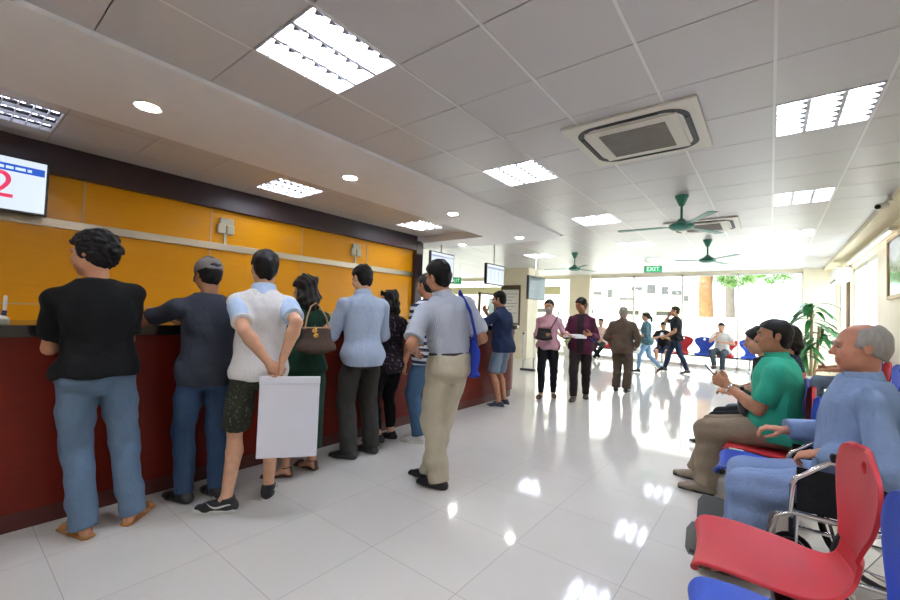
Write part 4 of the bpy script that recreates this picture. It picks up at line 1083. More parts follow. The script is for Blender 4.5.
# ------------------------------------------------------------------ who is here
def mats_for(skin, hair, shirt, pants, shoe, **kw):
    d = dict(skin=skin, hair=hair, shirt=shirt, pants=pants, shoe=shoe, eye=EYE, iris=IRIS, belt=BELT, sole=SOLEW); d.update(kw); return d
BELT = plastic('black_belt_leather', '1a1614', .45); SOLEW = plastic('white_sole', 'cfcdc6', .5); SHB = plastic('black_shoe', '121113', .4); SHT = plastic('tan_sandal', '9c6a32', .6); SHBR = plastic('brown_sandal', '4d3325', .55); SHW = plastic('white_trainer', 'cbc8c2', .55); SHK = plastic('beige_loafer', '8d7f6c', .6); SOLEB = plastic('dark_sole', '241f1b', .6)
F = fabric
def hold(name, label, cat, mb, m, loc=(0, 0, 0), rz=0, **kw):
    o = mb.build(name, m); o.location = loc; o.rotation_euler = (0, 0, math.radians(rz)); return tag(o, label, cat, **kw)
def w_of(loc, h, p):
    a = math.radians(h); return (loc[0]+p[0]*math.cos(a)-p[1]*math.sin(a), loc[1]+p[0]*math.sin(a)+p[1]*math.cos(a), p[2])

# at the counter, from the left
person('man in a black T-shirt and blue jeans leaning on the counter, leftmost person', (-2.98, .60), 84,
    dict(h=1.71, bulk=.95, lean=7, side=-6, head=(52, 6, 8), hair='bushy', line=.0, eyes=False, shw=.158,
         armL=dict(w=(-.16, .29, 1.185), hint=(-.15, -.5, -1), pn=(0, 0, -1), hd=(-.2, 1, -.05), curl=.3), armR=dict(w=(.06, .31, 1.19), hint=(.3, -.5, -1), pn=(0, 0, -1), hd=(-.8, .7, 0), curl=.3),
         legL=dict(a=(-.02, -.02, .075), yaw=22), legR=dict(a=(.20, .0, .075), yaw=-38),
         shirt=dict(hem=.005, ease=.017, flare=.25, sll=.80, slr=1.12), pants=dict(bag=.97, cuff=.062, ease=.010, t=1.06, wr=.005), shoe=dict(kind='flipflop')),
    mats_for(SK, HB, F('black_cotton', '060708', .2, .5), denim('washed_blue_denim', '4a6078', '70859b'), SHT))
b, s = person('man in a grey cap, dark T-shirt and jeans with his left elbow on the counter', (-2.97, 1.17), 82,
    dict(h=1.65, bulk=.95, lean=13, head=(6, 14, 0), hair='cropped',
         armL=dict(w=(-.20, .38, 1.19), hint=(-1.2, -.1, -.45), pn=(0, 0, -1), hd=(.9, .5, 0)), armR=dict(w=(.22, .34, 1.19), hint=(1, -.3, -.5), pn=(0, 0, -1), hd=(-.6, .8, 0)),
         legL=dict(a=(-.09, .03, .075), yaw=25), legR=dict(a=(.09, -.02, .075), yaw=12),
         shirt=dict(hem=-.08, ease=.018, flare=.3, sll=.66, slr=1.0), pants=dict(bag=.95, cuff=.055, t=1.02), shoe={}),
    mats_for(SK3, HB, F('charcoal_cotton', '2b2e38', .12, .5), denim('dark_blue_denim', '243450', '3e5878'), SHB))
M_CAP = F('grey_cap_cloth', '6f6a68', .15, .2)
f = Field(); q = lambda x, y, z: s.hc+s.H@(V3(x, y, z)*s.k)
f.ell(q(0, -.012, .040), V3(.089, .112, .088)*s.k, s.H.T, k=.01); f.plane(-s.H[:, 2], q(0, 0, .006)); f.ell(q(0, -.125, .014), V3(.038, .04, .030)*s.k, s.H.T, k=.004, op='s')
f.seg(q(0, .07, .022), q(0, .165, .008), .075*s.k, .005*s.k, .05*s.k, .005*s.k, lat=s.H[:, 0], k=.004); f.ell(q(0, -.012, .128), V3(.008, .008, .006), k=.003)
f.seg(q(0, -.112, .008), q(0, -.112, .020), .055*s.k, .008, lat=s.H[:, 0], k=.003)
mesh_obj('cap', [f.mesh(.005)], M_CAP, b)

POLO = F('white_pique', 'd4d2d0', .05, .5); PBLUE = F('pale_blue_pique', 'aec3dc', .06, .4)
loc, hd = (-2.645, 1.362), 62
b, s = person('man in a white polo with pale blue sleeves, hands behind his back', loc, hd,
    dict(h=1.70, bulk=.92, shw=.152, lean=4, head=(10, 6, 0), hair='short', 
         armL=dict(w=(.05, -.20, .955), hint=(-.25, -1, 0), pn=(.1, 1, .1), hd=(.75, -.1, -.65), curl=.55), armR=dict(w=(.13, -.22, .975), hint=(.3, -1, 0), pn=(-.9, .2, 0), hd=(-.12, -.05, -1), curl=.5),
         legL=dict(a=(-.155, -.02, .075), yaw=72), legR=dict(a=(.09, .11, .075), yaw=-6),
         shirt=dict(hem=-.04, ease=.016, flare=.3, collar=1, sll=.72, slr=.95, seed=4), pants=dict(len='short', kt=.93, ease=.016, bag=1.1, hemr=1.02, top=.04), shoe=dict(sole=.026)),
    mats_for(SK2, HB, POLO, F('dark_camouflage_shorts', '2c2e26', .3, .5, dots='55564a', dscale=55, thr=.60), plastic('black_trainer', '1c1c1f', .6, .2, 60), collar=PBLUE))
# pale blue sleeves and cuff bands
for sd in 'RL':
    S, E = s.sh[sd], s.el[sd]; p = S+(E-S)*.72; f = Field(); f.cap(S+(E-S)*.10, p, .0650, .0630, k=.02, fa=True, fb=True); f.cap(S+(E-S)*.0, S+(E-S)*.2, .0640, .065, k=.02, fb=True); f.wrinkle(.002, (22, 22, 12), 4)
    o = mesh_obj('sleeve', [f.mesh(.008)], PBLUE, b); o['label'] = 'pale blue sleeve'
    f = Field(); f.cap(S+(E-S)*.665, p, .0642, .0645, k=.002, fa=True, fb=True); mesh_obj('cuff', [f.mesh(.006)], POLO, o)
# white curved stripe on the trainers
for sd, sg in (('L', -1), ('L', 1), ('R', 1)):
    A, ft = s.an[sd], s.fd[sd]; lt = nrm(np.cross(ft, [0, 0, 1]))*sg; q = MB(); n = 14; top, bot = [], []
    for i in range(n+1):
        u = i/n; y = -.045+.145*u; z = -.020-.030*math.sin(math.pi*min(1, (1-u)*1.15))**1.0*(1)+.012*(1-u)**2 if False else (-.016 if u < .0 else -.018)-.026*math.sin(math.pi*u**1.6)*1.0+.014*u
        th = .012*math.sin(math.pi*(.12+.88*u)) if u < .5 else .012*math.sin(math.pi*(.12+.88*u))
        wd = .0405+.006*math.sin(math.pi*min(1, max(0, (y+.05)/.17)))
        top.append(Vector(A+ft*y+lt*(wd)+V3(0, 0, z+th*.5))); bot.append(Vector(A+ft*y+lt*(wd+.001)+V3(0, 0, z-th*.5)))
    for i in range(n): q.quad([top[i], top[i+1], bot[i+1], bot[i]])
    o = q.build('side_stripe', SOLEW, b); sm = o.modifiers.new('s', 'SOLIDIFY'); sm.thickness = .004; sm.offset = 0
# his envelope
M_ENV = mat('white_envelope_paper', 'd9d9e2', .55); g = N(M_ENV); g.bump(g.noise(g.mapping(), 3, 2), .25, .03)
e0 = w_of(loc, hd, (.18, -.25, 0)); env = thing('envelope', 'large white paper envelope held behind the back of the man in white', 'envelope', (e0[0], e0[1], .622), hd-9)
MB().box((-.175, -.008, -.245), (.175, .008, .235), .003).build('body', M_ENV, env); MB().box((-.177, -.0125, .205), (.177, .0105, .250), .003).build('flap', M_ENV, env)

# woman in green
GRN = F('dark_green_cloth', '0f2f22', .2, .5); loc, hd = (-2.90, 1.84), 66
b, s = person('woman in a dark green dress with a brown handbag on her shoulder', loc, hd,
    dict(h=1.585, fem=True, bulk=.98, lean=8, head=(34, 10, 4), hair='curly', hl=.20, vol=.014, eyes=False,
         armL=dict(w=(-.18, .32, 1.18), hint=(-1, -.4, -.4), pn=(0, 0, -1), hd=(.4, 1, 0)), armR=dict(w=(.10, .28, 1.10), hint=(.25, -.6, -1), pn=(-1, 0, 0)),
         legL=dict(a=(-.10, -.03, .075), yaw=75), legR=dict(a=(.11, .05, .075), yaw=35),
         shirt=dict(sleeve='none', hem=.0, ease=.012, flare=.1, wr=.004), dress=dict(hem=.20, r=.185), shoe=dict(kind='sandal')),
    mats_for(SK2, HBR, GRN, GRN, SHBR))
BAG = F('brown_monogram_canvas', '4a3b33', .15, .1, dots='5d4a3c', dscale=70, thr=.6); STRAP = plastic('tan_leather_strap', 'a07a55', .5); GOLD = mat('gold_metal', 'c9a35c', .25, 1.)
p0 = w_of(loc, hd, (.06, -.20, .975)); hb = thing('handbag', 'brown patterned handbag hanging behind the woman in green', 'handbag', p0, hd+6)
f = Field(); f.seg((-.0, 0, .02), (0, 0, .19), .125, .05, .10, .03, lat=(1, 0, 0), k=.02, fa=True, fb=True); f.ell((0, 0, .03), (.128, .06, .05), k=.04); f.plane((0, 0, 1), (0, 0, .18)); mesh_obj('body', [f.mesh(.007)], BAG, hb)
MB().tube([(-.09, .0, .17), (-.07, .03, .26), (-.03, .09, .34), (.02, .13, .37), (.05, .10, .33), (.075, .03, .26), (.09, 0, .17)], .006).build('strap', STRAP, hb, True)
MB().box((-.105, -.018, .168), (.105, .018, .185), .006).build('trim', STRAP, hb); MB().lathe([(.016, -.004), (.02, 0), (.016, .004)], (-.03, -.05, .16), 16, Vector((0, 1, 0))).cyl((-.03, -.05, .20), (-.03, -.05, .16), .004).lathe([(.004, -.002), (.022, 0), (.004, .002)], (-.02, -.055, .125), 5, Vector((0, 1, 0))).build('charm', GOLD, hb)

person('man in a light blue shirt with rolled sleeves and dark grey trousers at the counter', (-2.88, 2.42), 74,
    dict(h=1.74, bulk=.95, lean=9, head=(14, 16, 0), hair='short', 
         armL=dict(w=(-.17, .32, 1.19), hint=(-.45, -.6, -1), pn=(0, 0, -1), hd=(.5, 1, 0)), armR=dict(w=(.17, .32, 1.19), hint=(.45, -.6, -1), pn=(0, 0, -1), hd=(-.5, 1, 0)),
         legL=dict(a=(-.10, -.02, .075), yaw=38), legR=dict(a=(.13, .02, .075), yaw=20),
         shirt=dict(hem=-.08, ease=.022, flare=.45, collar=1, sleeve='rolled', slr=1.12, wr=.005, seed=9), pants=dict(bag=1.12, cuff=.062, t=1.03), shoe={}),
    mats_for(SK2, HB, F('light_blue_shirting', 'a6b4c8', .06, .6), F('dark_grey_trousers', '33322f', .12, .4), SHB))
person('woman with long curly black hair in a dark floral blouse and black trousers', (-3.0, 2.86), 80,
    dict(h=1.53, fem=True, bulk=1.05, lean=6, head=(44, 6, 2), hair='curly', hl=.17, vol=.016, eyes=False,
         armL=dict(w=(-.14, .28, 1.17), hint=(-1, -.3, -.6), pn=(0, 0, -1), hd=(.3, 1, .1)), armR=dict(w=(.15, .30, 1.17), hint=(1, -.3, -.6), pn=(0, 0, -1)),
         legL=dict(a=(-.09, 0, .075), yaw=40), legR=dict(a=(.08, .03, .075), yaw=35),
         shirt=dict(hem=-.10, ease=.02, flare=.5, sll=.85, slr=1.1), pants=dict(bag=.92, cuff=.05, t=.84), shoe={}),
    mats_for(SK2, HBR, F('dark_floral_print', '1d171c', .2, .5, dots='6e5568', dscale=38, thr=.60), F('black_trousers', '121214', .15, .4), SHB))
person('man in a navy and white striped T-shirt and jeans, half hidden in the queue', (-2.74, 3.16), 92,
    dict(h=1.725, bulk=1.0, lean=7, head=(-4, 6, 0), hair='short',
         armL=dict(w=(-.24, .10, .80), hint=(-.4, -1, 0), pn=(1, 0, 0), curl=.4), armR=dict(w=(.22, .32, 1.19), hint=(1, -.3, -.6), pn=(0, 0, -1)),
         legL=dict(a=(-.08, .02, .075), yaw=20), legR=dict(a=(.11, .06, .075), yaw=0),
         shirt=dict(hem=-.10, ease=.024, flare=.6, sll=.85, slr=1.12), pants=dict(bag=1.05, cuff=.06, t=1.0), shoe=dict(sole=.024)),
    mats_for(SK, HD, stripes('navy_white_stripes', 'ccd0d6', '2d3a55', .062, .5), denim('mid_blue_denim', '3b5878', '5d7f9f'), SHW))
loc, hd = (-1.95, 2.415), 66
b, s = person('man in a pale checked shirt and beige trousers with hands on his hips', loc, hd,
    dict(h=1.735, bulk=.93, lean=5, side=-12, ptilt=0, head=(22, 2, -3), hair='short', pel=(.045, -.02, .90),
         armL=dict(w=(-.205, .08, 1.03), hint=(-.55, -1, .12), pn=(.8, .1, -.3), hd=(.55, .65, -.45), curl=.25), armR=dict(w=(.19, .10, 1.035), hint=(.45, -1, .1), pn=(-.8, .1, -.3), hd=(-.55, .65, -.45), curl=.25),
         legL=dict(a=(-.01, -.03, .075), yaw=34), legR=dict(a=(.0, .15, .075), yaw=36),
         shirt=dict(hem=.06, tuck=1, ease=.024, flare=.55, collar=1, sll=.86, slr=1.22, wr=.006, seed=12), pants=dict(bag=1.12, cuff=.066, t=1.05, top=.10, belt=1, ease=.016, wr=.006), shoe={}),
    mats_for(SK, HB, stripes('pale_blue_check', 'b4b9c2', 'a0a7b5', .010, .35, 0), F('beige_trousers', 'b1a893', .07, .5), SHB))
M_TOTE = F('blue_tote_cloth', '263a96', .12, .4); M_TOTEW = stripes('tote_striped_side', '9aa2ae', '2a345c', .05, .5)
p0 = w_of(loc, hd, (.215, -.085, .90)); tb = thing('tote_bag', 'blue tote bag hanging from the shoulder of the man in beige trousers', 'bag', p0, hd+80)
f = Field(); f.seg((0, 0, -.05), (0, 0, .20), .125, .030, .10, .018, lat=(1, 0, 0), k=.01, fa=True, fb=True); f.ell((0, 0, -.05), (.125, .04, .03), k=.02); f.wrinkle(.004, (25, 25, 20), 3); mesh_obj('body', [f.mesh(.008)], M_TOTE, tb)
f = Field(); f.seg((.085, -.0, -.0), (.085, -.0, .10), .035, .036, .03, .026, lat=(1, 0, 0), k=.01, fa=True, fb=True); mesh_obj('striped_panel', [f.mesh(.008)], M_TOTEW, tb)
f = Field(); i_ = s.sh['R']*.66+s.nb*.34
def loc_of(p): # person frame -> bag frame
    a = math.radians(hd+80); wx = Vector(w_of(loc, hd, p))-Vector(p0); return V3(wx.x*math.cos(a)+wx.y*math.sin(a), -wx.x*math.sin(a)+wx.y*math.cos(a), wx.z)
top = loc_of(i_+V3(.01, -.01, .078)); bk = loc_of((.13, -.168, 1.32)); fr_ = loc_of((.19, .14, 1.34))
md = loc_of((.185, -.165, 1.14)); f.seg((.08, 0, .19), md, .022, .006, lat=(1, 0, 0), k=.004); f.seg(md, bk, .022, .008, lat=(1, 0, 0), k=.004); f.seg(bk, top, .022, .010, lat=(1, 0, 0), k=.004); f.seg(top, fr_, .02, .005, lat=(1, 0, 0), k=.004); f.seg(fr_, (-.08, 0, .19), .02, .004, lat=(1, 0, 0), k=.004)
mesh_obj('strap', [f.mesh(.005)], M_TOTE, tb)

person('man in a navy polo and grey shorts leaning on the far end of the counter', (-3.02, 5.10), 92,
    dict(h=1.67, bulk=.97, lean=10, head=(12, 12, 0), hair='short', 
         armL=dict(w=(-.20, .33, 1.19), hint=(-1, -.2, -.5), pn=(0, 0, -1), hd=(.2, 1, 0)), armR=dict(w=(.08, .34, 1.33), hint=(1, -.3, -.8), pn=(-.4, -.6, .2), hd=(-.3, .3, .9), curl=.5),
         legL=dict(a=(-.09, -.02, .075), yaw=14), legR=dict(a=(.11, .0, .075), yaw=5),
         shirt=dict(hem=-.08, ease=.022, flare=.6, collar=1, sll=.84, slr=1.1), pants=dict(len='short', kt=.92, bag=1.1, hemr=1.0), shoe=dict(sole=.024)),
    mats_for(SK, HB, F('navy_pique', '1d2a48', .1, .4), F('blue_grey_shorts', '6f7f90', .1, .4), plastic('dark_blue_trainer', '22283a', .6)), near=False)
# ------------------------------------------------------------------ walking and standing further back
M_PAP = plastic('sheet_paper', 'e8e6e6', .7, .02)
loc, hd = (-2.86, 6.28), 203
b, s = person('woman in a pink jacket and black trousers wearing a face mask, walking forward', loc, hd,
    dict(h=1.61, fem=True, lean=3, head=(-6, 8, 0), hair='pony', hl=.12, eyes=True,
         armR=dict(w=(.08, .20, 1.02), hint=(.4, -.6, -1), pn=(-1, 0, 0), hd=(-.7, .5, -.1), curl=.5), armL=dict(w=(-.28, .32, 1.06), hint=(-.3, -.6, -1), pn=(0, .3, -1), hd=(-.5, .8, -.05), curl=.4),
         legL=dict(a=(-.10, -.06, .075), yaw=8), legR=dict(a=(.09, .12, .075), yaw=-14),
         shirt=dict(hem=-.06, ease=.018, flare=.35, sleeve='long', collar=1, name='jacket'), pants=dict(bag=.90, cuff=.048, ease=.010, t=.97), shoe=dict(kind='flipflop')),
    mats_for(SK2, HBR, F('pink_cotton', 'c79aa4', .08, .5), F('black_leggings', '14161c', .1, .3), SHBR), near=False)
f = Field(); f.ell(s.hc+s.H@V3(0, .082, -.052), V3(.048, .036, .05), s.H.T, k=.01); f.plane(-s.H[:, 1], s.hc+s.H@V3(0, .058, 0)); mesh_obj('face_mask', [f.mesh(.005)], F('grey_mask', 'a7a5a8', .05, .2), b)
p0 = w_of(loc, hd, (.06, .21, .965)); sb = thing('shoulder_bag', 'small black shoulder bag held in front of the woman in pink', 'bag', p0, hd)
f = Field(); f.seg((0, 0, -.01), (0, 0, .15), .12, .045, .10, .035, k=.01, fa=True, fb=True); f.ell((0, 0, .0), (.12, .05, .04), k=.02); mesh_obj('body', [f.mesh(.008)], plastic('black_bag_leather', '17171b', .5), sb)
MB().tube([(-.10, -.02, .15), (-.15, -.05, .25), (-.205, -.10, .36), (-.215, -.19, .43), (-.20, -.29, .36)], .009).build('strap', BLACKP, sb, True)
MB().box((-.10, .035, .09), (.10, .05, .15), .006).build('flap', BLACKP, sb)
loc2, hd2 = (-2.38, 6.45), 196
b, s = person('woman in a maroon cardigan and dark trousers looking down at papers', loc2, hd2,
    dict(h=1.65, fem=True, bulk=.98, lean=4, head=(-38, 20, 0), hair='bun', eyes=True,
         armR=dict(w=(.24, .30, 1.02), hint=(.2, -.8, -1), pn=(-.5, 0, .8), hd=(.5, .8, 0), curl=.4), armL=dict(w=(-.16, .22, 1.06), hint=(-.5, -.6, -1), pn=(.6, 0, .4), hd=(.7, .6, 0), curl=.5),
         legL=dict(a=(-.08, -.20, .075), yaw=4), legR=dict(a=(.08, .16, .075), yaw=-8),
         shirt=dict(hem=-.12, ease=.022, flare=.45, sleeve='long', slr=1.1, name='cardigan'), pants=dict(bag=.98, cuff=.058, t=.98), shoe={}),
    mats_for(SK, HBR, F('maroon_knit', '57243c', .12, .5), F('dark_brown_trousers', '2a2122', .1, .4), plastic('brown_slip_on', '3b2a26', .5)), near=False)
f = shirt_field(s, dict(hem=-.10, ease=.025, flare=.45, sleeve='none')); cx = s.c[14]; ax_, fy = s.fr[14][:, 0], s.fr[14][:, 1]
f.plane(ax_, cx+ax_*.055); f.plane(-ax_, cx-ax_*.055); f.plane(-fy, cx+fy*.03); mesh_obj('blouse', [f.mesh(.010)], F('dark_blouse', '2a2224', .15, .4), b)
pp = Vector(w_of(loc, hd, (-.40, .40, 1.05)))
for k, (lb, dz) in enumerate((('white paper sheet passed between the woman in pink and the woman in maroon', 0.),)):
    o = thing('paper_sheet', lb, 'paper', (pp.x, pp.y, pp.z+dz), 150); q = MB(); n = 6
    for i in range(n):
        a, c = i/n, (i+1)/n; za, zc = -.05*(a-.5)**2*4, -.05*(c-.5)**2*4; q.box((-.15+.30*a, -.10, min(za, zc)), (-.15+.30*c, .10, min(za, zc)+.004+abs(za-zc)))
    q.build('sheet', M_PAP, o)
person('older man in a brown suit seen from behind, walking away', (-2.10, 7.76), 4,
    dict(h=1.56, bulk=1.10, lean=4, head=(0, 6, 0), hair='short', vol=.004,
         armR=dict(w=(.22, .10, .83), hint=(.6, -1, 0), pn=(-1, 0, 0)), armL=dict(w=(-.21, .16, .86), hint=(-.6, -1, 0), pn=(1, 0, 0)),
         legL=dict(a=(-.09, -.02, .075), yaw=8), legR=dict(a=(.09, -.06, .075), yaw=-6),
         shirt=dict(hem=-.11, ease=.026, flare=.6, sleeve='long', slr=1.1, collar=1, name='jacket'), pants=dict(bag=1.15, cuff=.066), shoe={}),
    mats_for(SK3, HG, F('brown_suit_cloth', '5a4c40', .14, .5, dots='6d5d4e', dscale=60, thr=.6), F('brown_suit_trousers', '55473c', .14, .5), plastic('brown_shoe', '2e2420', .5)), near=False)
loc, hd = (-2.43, 11.1), 100
person('woman in a teal checked shirt and jeans walking with a white bag', loc, hd,
    dict(h=1.53, fem=True, lean=4, head=(0, 4, 0), hair='pony', hl=.14,
         armL=dict(w=(-.22, .20, .90), hint=(-.5, -1, 0), pn=(1, 0, 0), curl=.8), armR=dict(w=(.16, .26, 1.08), hint=(.6, -1, 0), pn=(-1, 0, 0)),
         legL=dict(a=(-.07, .18, .075), yaw=0), legR=dict(a=(.08, -.32, .16), yaw=0, pitch=35),
         shirt=dict(hem=-.10, ease=.022, flare=.5, sleeve='rolled'), pants=dict(bag=.82, cuff=.05), shoe={}),
    mats_for(SK2, HBR, F('teal_check', '4f6f74', .2, .4, dots='2c4450', dscale=30, thr=.55), denim('pale_denim', '6f93b4', '9cb9d0'), SHB), near=False)
p0 = w_of(loc, hd, (-.24, .24, .52)); pb = thing('plastic_bag', 'white plastic carrier bag hanging from the hand of the woman in teal', 'bag', p0, hd)
f = Field(); f.seg((0, 0, .0), (0, 0, .22), .05, .13, .035, .09, k=.02); f.wrinkle(.008, (30, 30, 22), 2); mesh_obj('body', [f.mesh(.012)], plastic('white_polythene', 'dfe2e2', .4), pb); MB().tube([(0, -.05, .25), (0, -.01, .33), (0, .01, .33), (0, .05, .25)], .01).build('handle', WHITEP, pb, True)
loc, hd = (-1.90, 11.85), 96
person('man in a black T-shirt walking with a hand raised to his ear', loc, hd,
    dict(h=1.72, bulk=.96, lean=3, head=(4, 6, 0), hair='short',
         armR=dict(w=(.12, .17, 1.46), hint=(.8, .1, -1), pn=(-1, 0, 0), hd=(-.2, -.2, 1), curl=.6), armL=dict(w=(-.24, .22, .92), hint=(-.4, -1, 0), pn=(1, 0, 0)),
         legL=dict(a=(-.09, -.26, .09), yaw=0, pitch=12), legR=dict(a=(.09, .26, .075), yaw=0),
         shirt=dict(hem=-.06, ease=.018, flare=.4), pants=dict(bag=.88, cuff=.052), shoe={}),
    mats_for(SK, HB, F('black_tee', '16171a', .1, .4), F('navy_jeans', '1f2940', .15, .4), plastic('grey_shoe', '4a4644', .5)), near=False)
def phone(label, p, rz, tilt=50):
    o = thing('mobile_phone', label, 'phone', p, rz); q = MB().box((-.036, -.005, -.075), (.036, .005, .075), .004).build('case', BLACKP, o); MB().box((-.032, -.0062, -.068), (.032, -.005, .068)).build('display', M_SCR, o); o.rotation_euler.x = math.radians(-tilt)
SEAT = dict(hint=(.1, .6, 1))
def sit(h, **kw):
    d = dict(h=h, pel=(0, 0, .545), lean=4, legR=dict(a=(.12, .40, .075), hint=(.1, .6, 1)), legL=dict(a=(-.12, .40, .075), hint=(-.1, .6, 1))); d.update(kw); return d
# seated along the far window, facing the hall
person('person in a pale pink top sitting cross legged by the left far window', (-4.28, 13.36), 180,
    sit(1.66, fem=True, hair='short', lean=6, head=(0, 4, 0), armR=dict(w=(.05, .25, .72), hint=(1, -.3, -.3)), armL=dict(w=(-.05, .25, .74), hint=(-1, -.3, -.3)), legR=dict(a=(-.10, .36, .10), hint=(.9, .6, 1)), legL=dict(a=(.10, .34, .075), hint=(-.9, .6, 1)),
        shirt=dict(hem=-.06, sleeve='long'), pants=dict(bag=.9), shoe={}), mats_for(SK2, HB, F('pale_pink_knit', 'd9b9b0', .06, .4), F('charcoal_trousers', '26272b', .1, .4), SHW), near=False)
loc = (-2.46, 13.36)
person('person in black sitting at the far window, looking at a phone', loc, 182,
    sit(1.60, hair='short', lean=10, head=(0, 24, 0), armR=dict(w=(.06, .27, .86), hint=(1, -.3, -.5), pn=(0, -.6, .6), curl=.5), armL=dict(w=(-.06, .27, .86), hint=(-1, -.3, -.5), pn=(0, -.6, .6), curl=.5),
        shirt=dict(hem=-.06), pants=dict(len='short', kt=.9), shoe={}), mats_for(SK2, HB, F('black_cotton_tee', '1a1718', .1, .4), F('dark_blue_shorts', '232a3e', .1, .4), SHW), near=False)
phone('phone held by the person in black sitting at the far window', w_of(loc, 182, (0, .36, .92)), 2, 35)
loc = (-1.03, 13.40)
person('person in a white shirt sitting at the far window, hand at the chin', loc, 170,
    sit(1.66, hair='short', lean=12, head=(12, 10, 0), armR=dict(w=(.05, .25, .98), hint=(.8, .2, -1), pn=(0, -1, 0), hd=(-.1, -.1, 1), curl=.6), armL=dict(w=(-.08, .26, .80), hint=(-1, 0, -.5)), legR=dict(a=(.05, .48, .16), hint=(.3, .6, 1)), legL=dict(a=(-.10, .36, .075), hint=(-.1, .6, 1)),
        shirt=dict(hem=-.06), pants=dict(bag=1.), shoe={}), mats_for(SK2, HB, F('white_tee', 'd8d6d2', .04, .4), F('slate_trousers', '3f4850', .1, .4), SHB), near=False)
# ------------------------------------------------------------------ the waiting rows on the right
BLUESH = F('pale_blue_shirt', '7e94b6', .06, .6); BLUEPJ = F('pale_blue_trousers', '7b90b4', .06, .6)
person('old man with grey hair in a pale blue shirt sitting in the wheelchair', (.335, 2.71), 91,
    dict(h=1.64, bulk=1.0, pel=(0, .02, .56), lean=-6, belly=.0, head=(4, 6, 0), hair='sides', vol=.006, eyes=True, neckf=.20, shw=.180,
         armL=dict(w=(-.15, .15, .72), hint=(-.6, -.8, -.5), pn=(.3, .2, -1), hd=(.35, .9, -.35), curl=.55), armR=dict(w=(.22, .26, .73), hint=(.6, -.8, -.5), pn=(0, 0, -1), hd=(-.1, 1, .02), curl=.42),
         legL=dict(a=(-.11, .46, .09), hint=(-.05, .5, 1), yaw=6), legR=dict(a=(.11, .46, .09), hint=(.05, .5, 1), yaw=-6),
         shirt=dict(hem=-.06, ease=.026, flare=.5, sleeve='long', slr=1.22, collar=1, wr=.007, seed=21), pants=dict(bag=1.25, cuff=.075, ease=.02, wr=.007, t=.9), shoe=dict(kind='flipflop')),
    mats_for(SK4, HG, BLUESH, BLUEPJ, SHBR))
loc, hd = (.05, 3.80), 88
b, s = person('man in a green polo and khaki trousers sitting on the row of seats', loc, hd,
    sit(1.70, bulk=1.06, lean=3, belly=.02, head=(14, 2, 0), hair='short', eyes=True, armL=dict(w=(-.13, .29, .84), hint=(-.5, -.9, -1), pn=(1, .1, .2), hd=(.1, .75, .5), curl=.45), armR=dict(w=(.08, .30, .82), hint=(.6, -.8, -.8), pn=(-1, 0, .3), hd=(-.2, .9, .3), curl=.5),
        legL=dict(a=(-.09, .43, .075), hint=(-.05, .6, 1), yaw=4), legR=dict(a=(.16, .52, .075), hint=(.2, .6, 1), yaw=-8),
        shirt=dict(hem=-.05, ease=.022, flare=.5, collar=1, sll=.82, slr=1.12, wr=.005), pants=dict(bag=1.18, cuff=.066, wr=.006), shoe=dict(sole=.018)),
    mats_for(SK, HB, F('sea_green_pique', '2fa085', .07, .5), F('khaki_trousers', '8b7c68', .08, .5), SHK, sole=SOLEB))
A_, B_ = s.wr['L'], s.el['L']; ax = nrm(B_-A_); f = Field(); f.cap(A_+ax*.012, A_+ax*.030, .0335, .034, k=.003, fa=True, fb=True); w_ = mesh_obj('wristwatch', [f.mesh(.004)], CHROME, b)
phone('phone in the hands of the man in the green polo', w_of(loc, hd, (-.03, .40, .92)), hd, 40)
p0 = w_of(loc, hd, (.05, .20, .66)); o = thing('lap_bag', 'dark grey bag lying in the lap of the man in the green polo', 'bag', p0, hd)
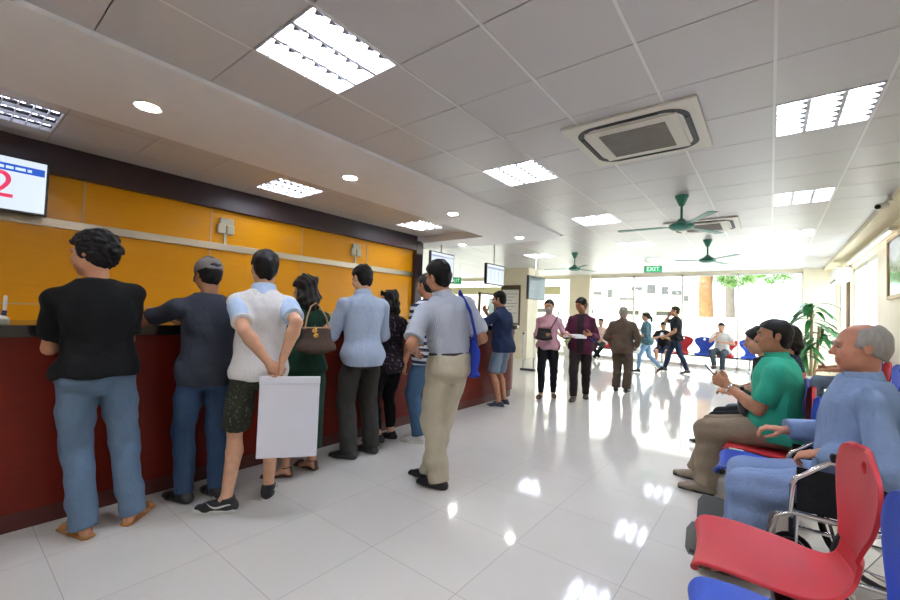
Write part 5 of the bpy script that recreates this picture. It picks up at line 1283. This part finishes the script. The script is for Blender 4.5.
f = Field(); f.seg((0, -.02, .0), (0, .0, .10), .13, .055, .10, .04, k=.02); f.wrinkle(.005, (25, 25, 25), 3); mesh_obj('body', [f.mesh(.009)], plastic('dark_grey_nylon', '2f3235', .7), o); MB().tube([(-.08, 0, .10), (-.04, .02, .16), (.04, .02, .16), (.08, 0, .10)], .008).build('handle', BLACKP, o, True)
person('woman with tied dark hair in a black top leaning forward on the seats', (.04, 4.38), 88,
    sit(1.60, fem=True, bulk=1.0, lean=17, head=(4, 8, 0), hair='bun', armL=dict(w=(-.14, .30, .72), hint=(-.8, -.6, -.8), pn=(.6, 0, -.8)), armR=dict(w=(.12, .30, .70), hint=(.8, -.6, -.8)),
        shirt=dict(hem=-.06, ease=.022, sll=.85, slr=1.1), pants=dict(bag=1.1), shoe={}), mats_for(SK2, HBR, F('black_blouse', '191517', .12, .4), F('black_loose_trousers', '17171a', .1, .4), SHB))
person('woman with dark hair in a navy print top, behind the man in green', (.12, 4.96), 88,
    sit(1.62, fem=True, lean=-2, head=(6, 6, 0), hair='long', hl=.14, armL=dict(w=(-.12, .36, .66), hint=(-.8, -.6, -.8)), armR=dict(w=(.12, .36, .66), hint=(.8, -.6, -.8)), legL=dict(a=(-.09, .50, .075), hint=(-.05, .6, 1)), legR=dict(a=(.06, .62, .10), hint=(.1, .6, 1)),
        shirt=dict(hem=-.06, ease=.02), pants=dict(bag=1.05), shoe=dict(sole=.02)), mats_for(SK2, HBR, F('navy_print', '232c42', .15, .4, dots='7d8496', dscale=50, thr=.63), F('grey_denim_trousers', '5a646e', .12, .4), SHB), near=False)
person('person in a black top and jeans with one leg crossed, by the right hand wall', (.95, 7.95), 92,
    sit(1.68, lean=-4, head=(0, 6, 0), hair='short', armL=dict(w=(-.10, .34, .70), hint=(-.8, -.6, -.6), pn=(.5, 0, -.8)), armR=dict(w=(.06, .32, .72), hint=(.8, -.6, -.6)), legL=dict(a=(-.02, .52, .16), hint=(-.2, .6, 1.1), pitch=10), legR=dict(a=(.12, .36, .075), hint=(.1, .6, 1)),
        shirt=dict(hem=-.06, ease=.02), pants=dict(bag=.98), shoe={}), mats_for(SK, HB, F('black_jersey', '17161a', .1, .4), denim('grey_blue_denim', '56687c', '7a8c9e'), SHB), near=False)
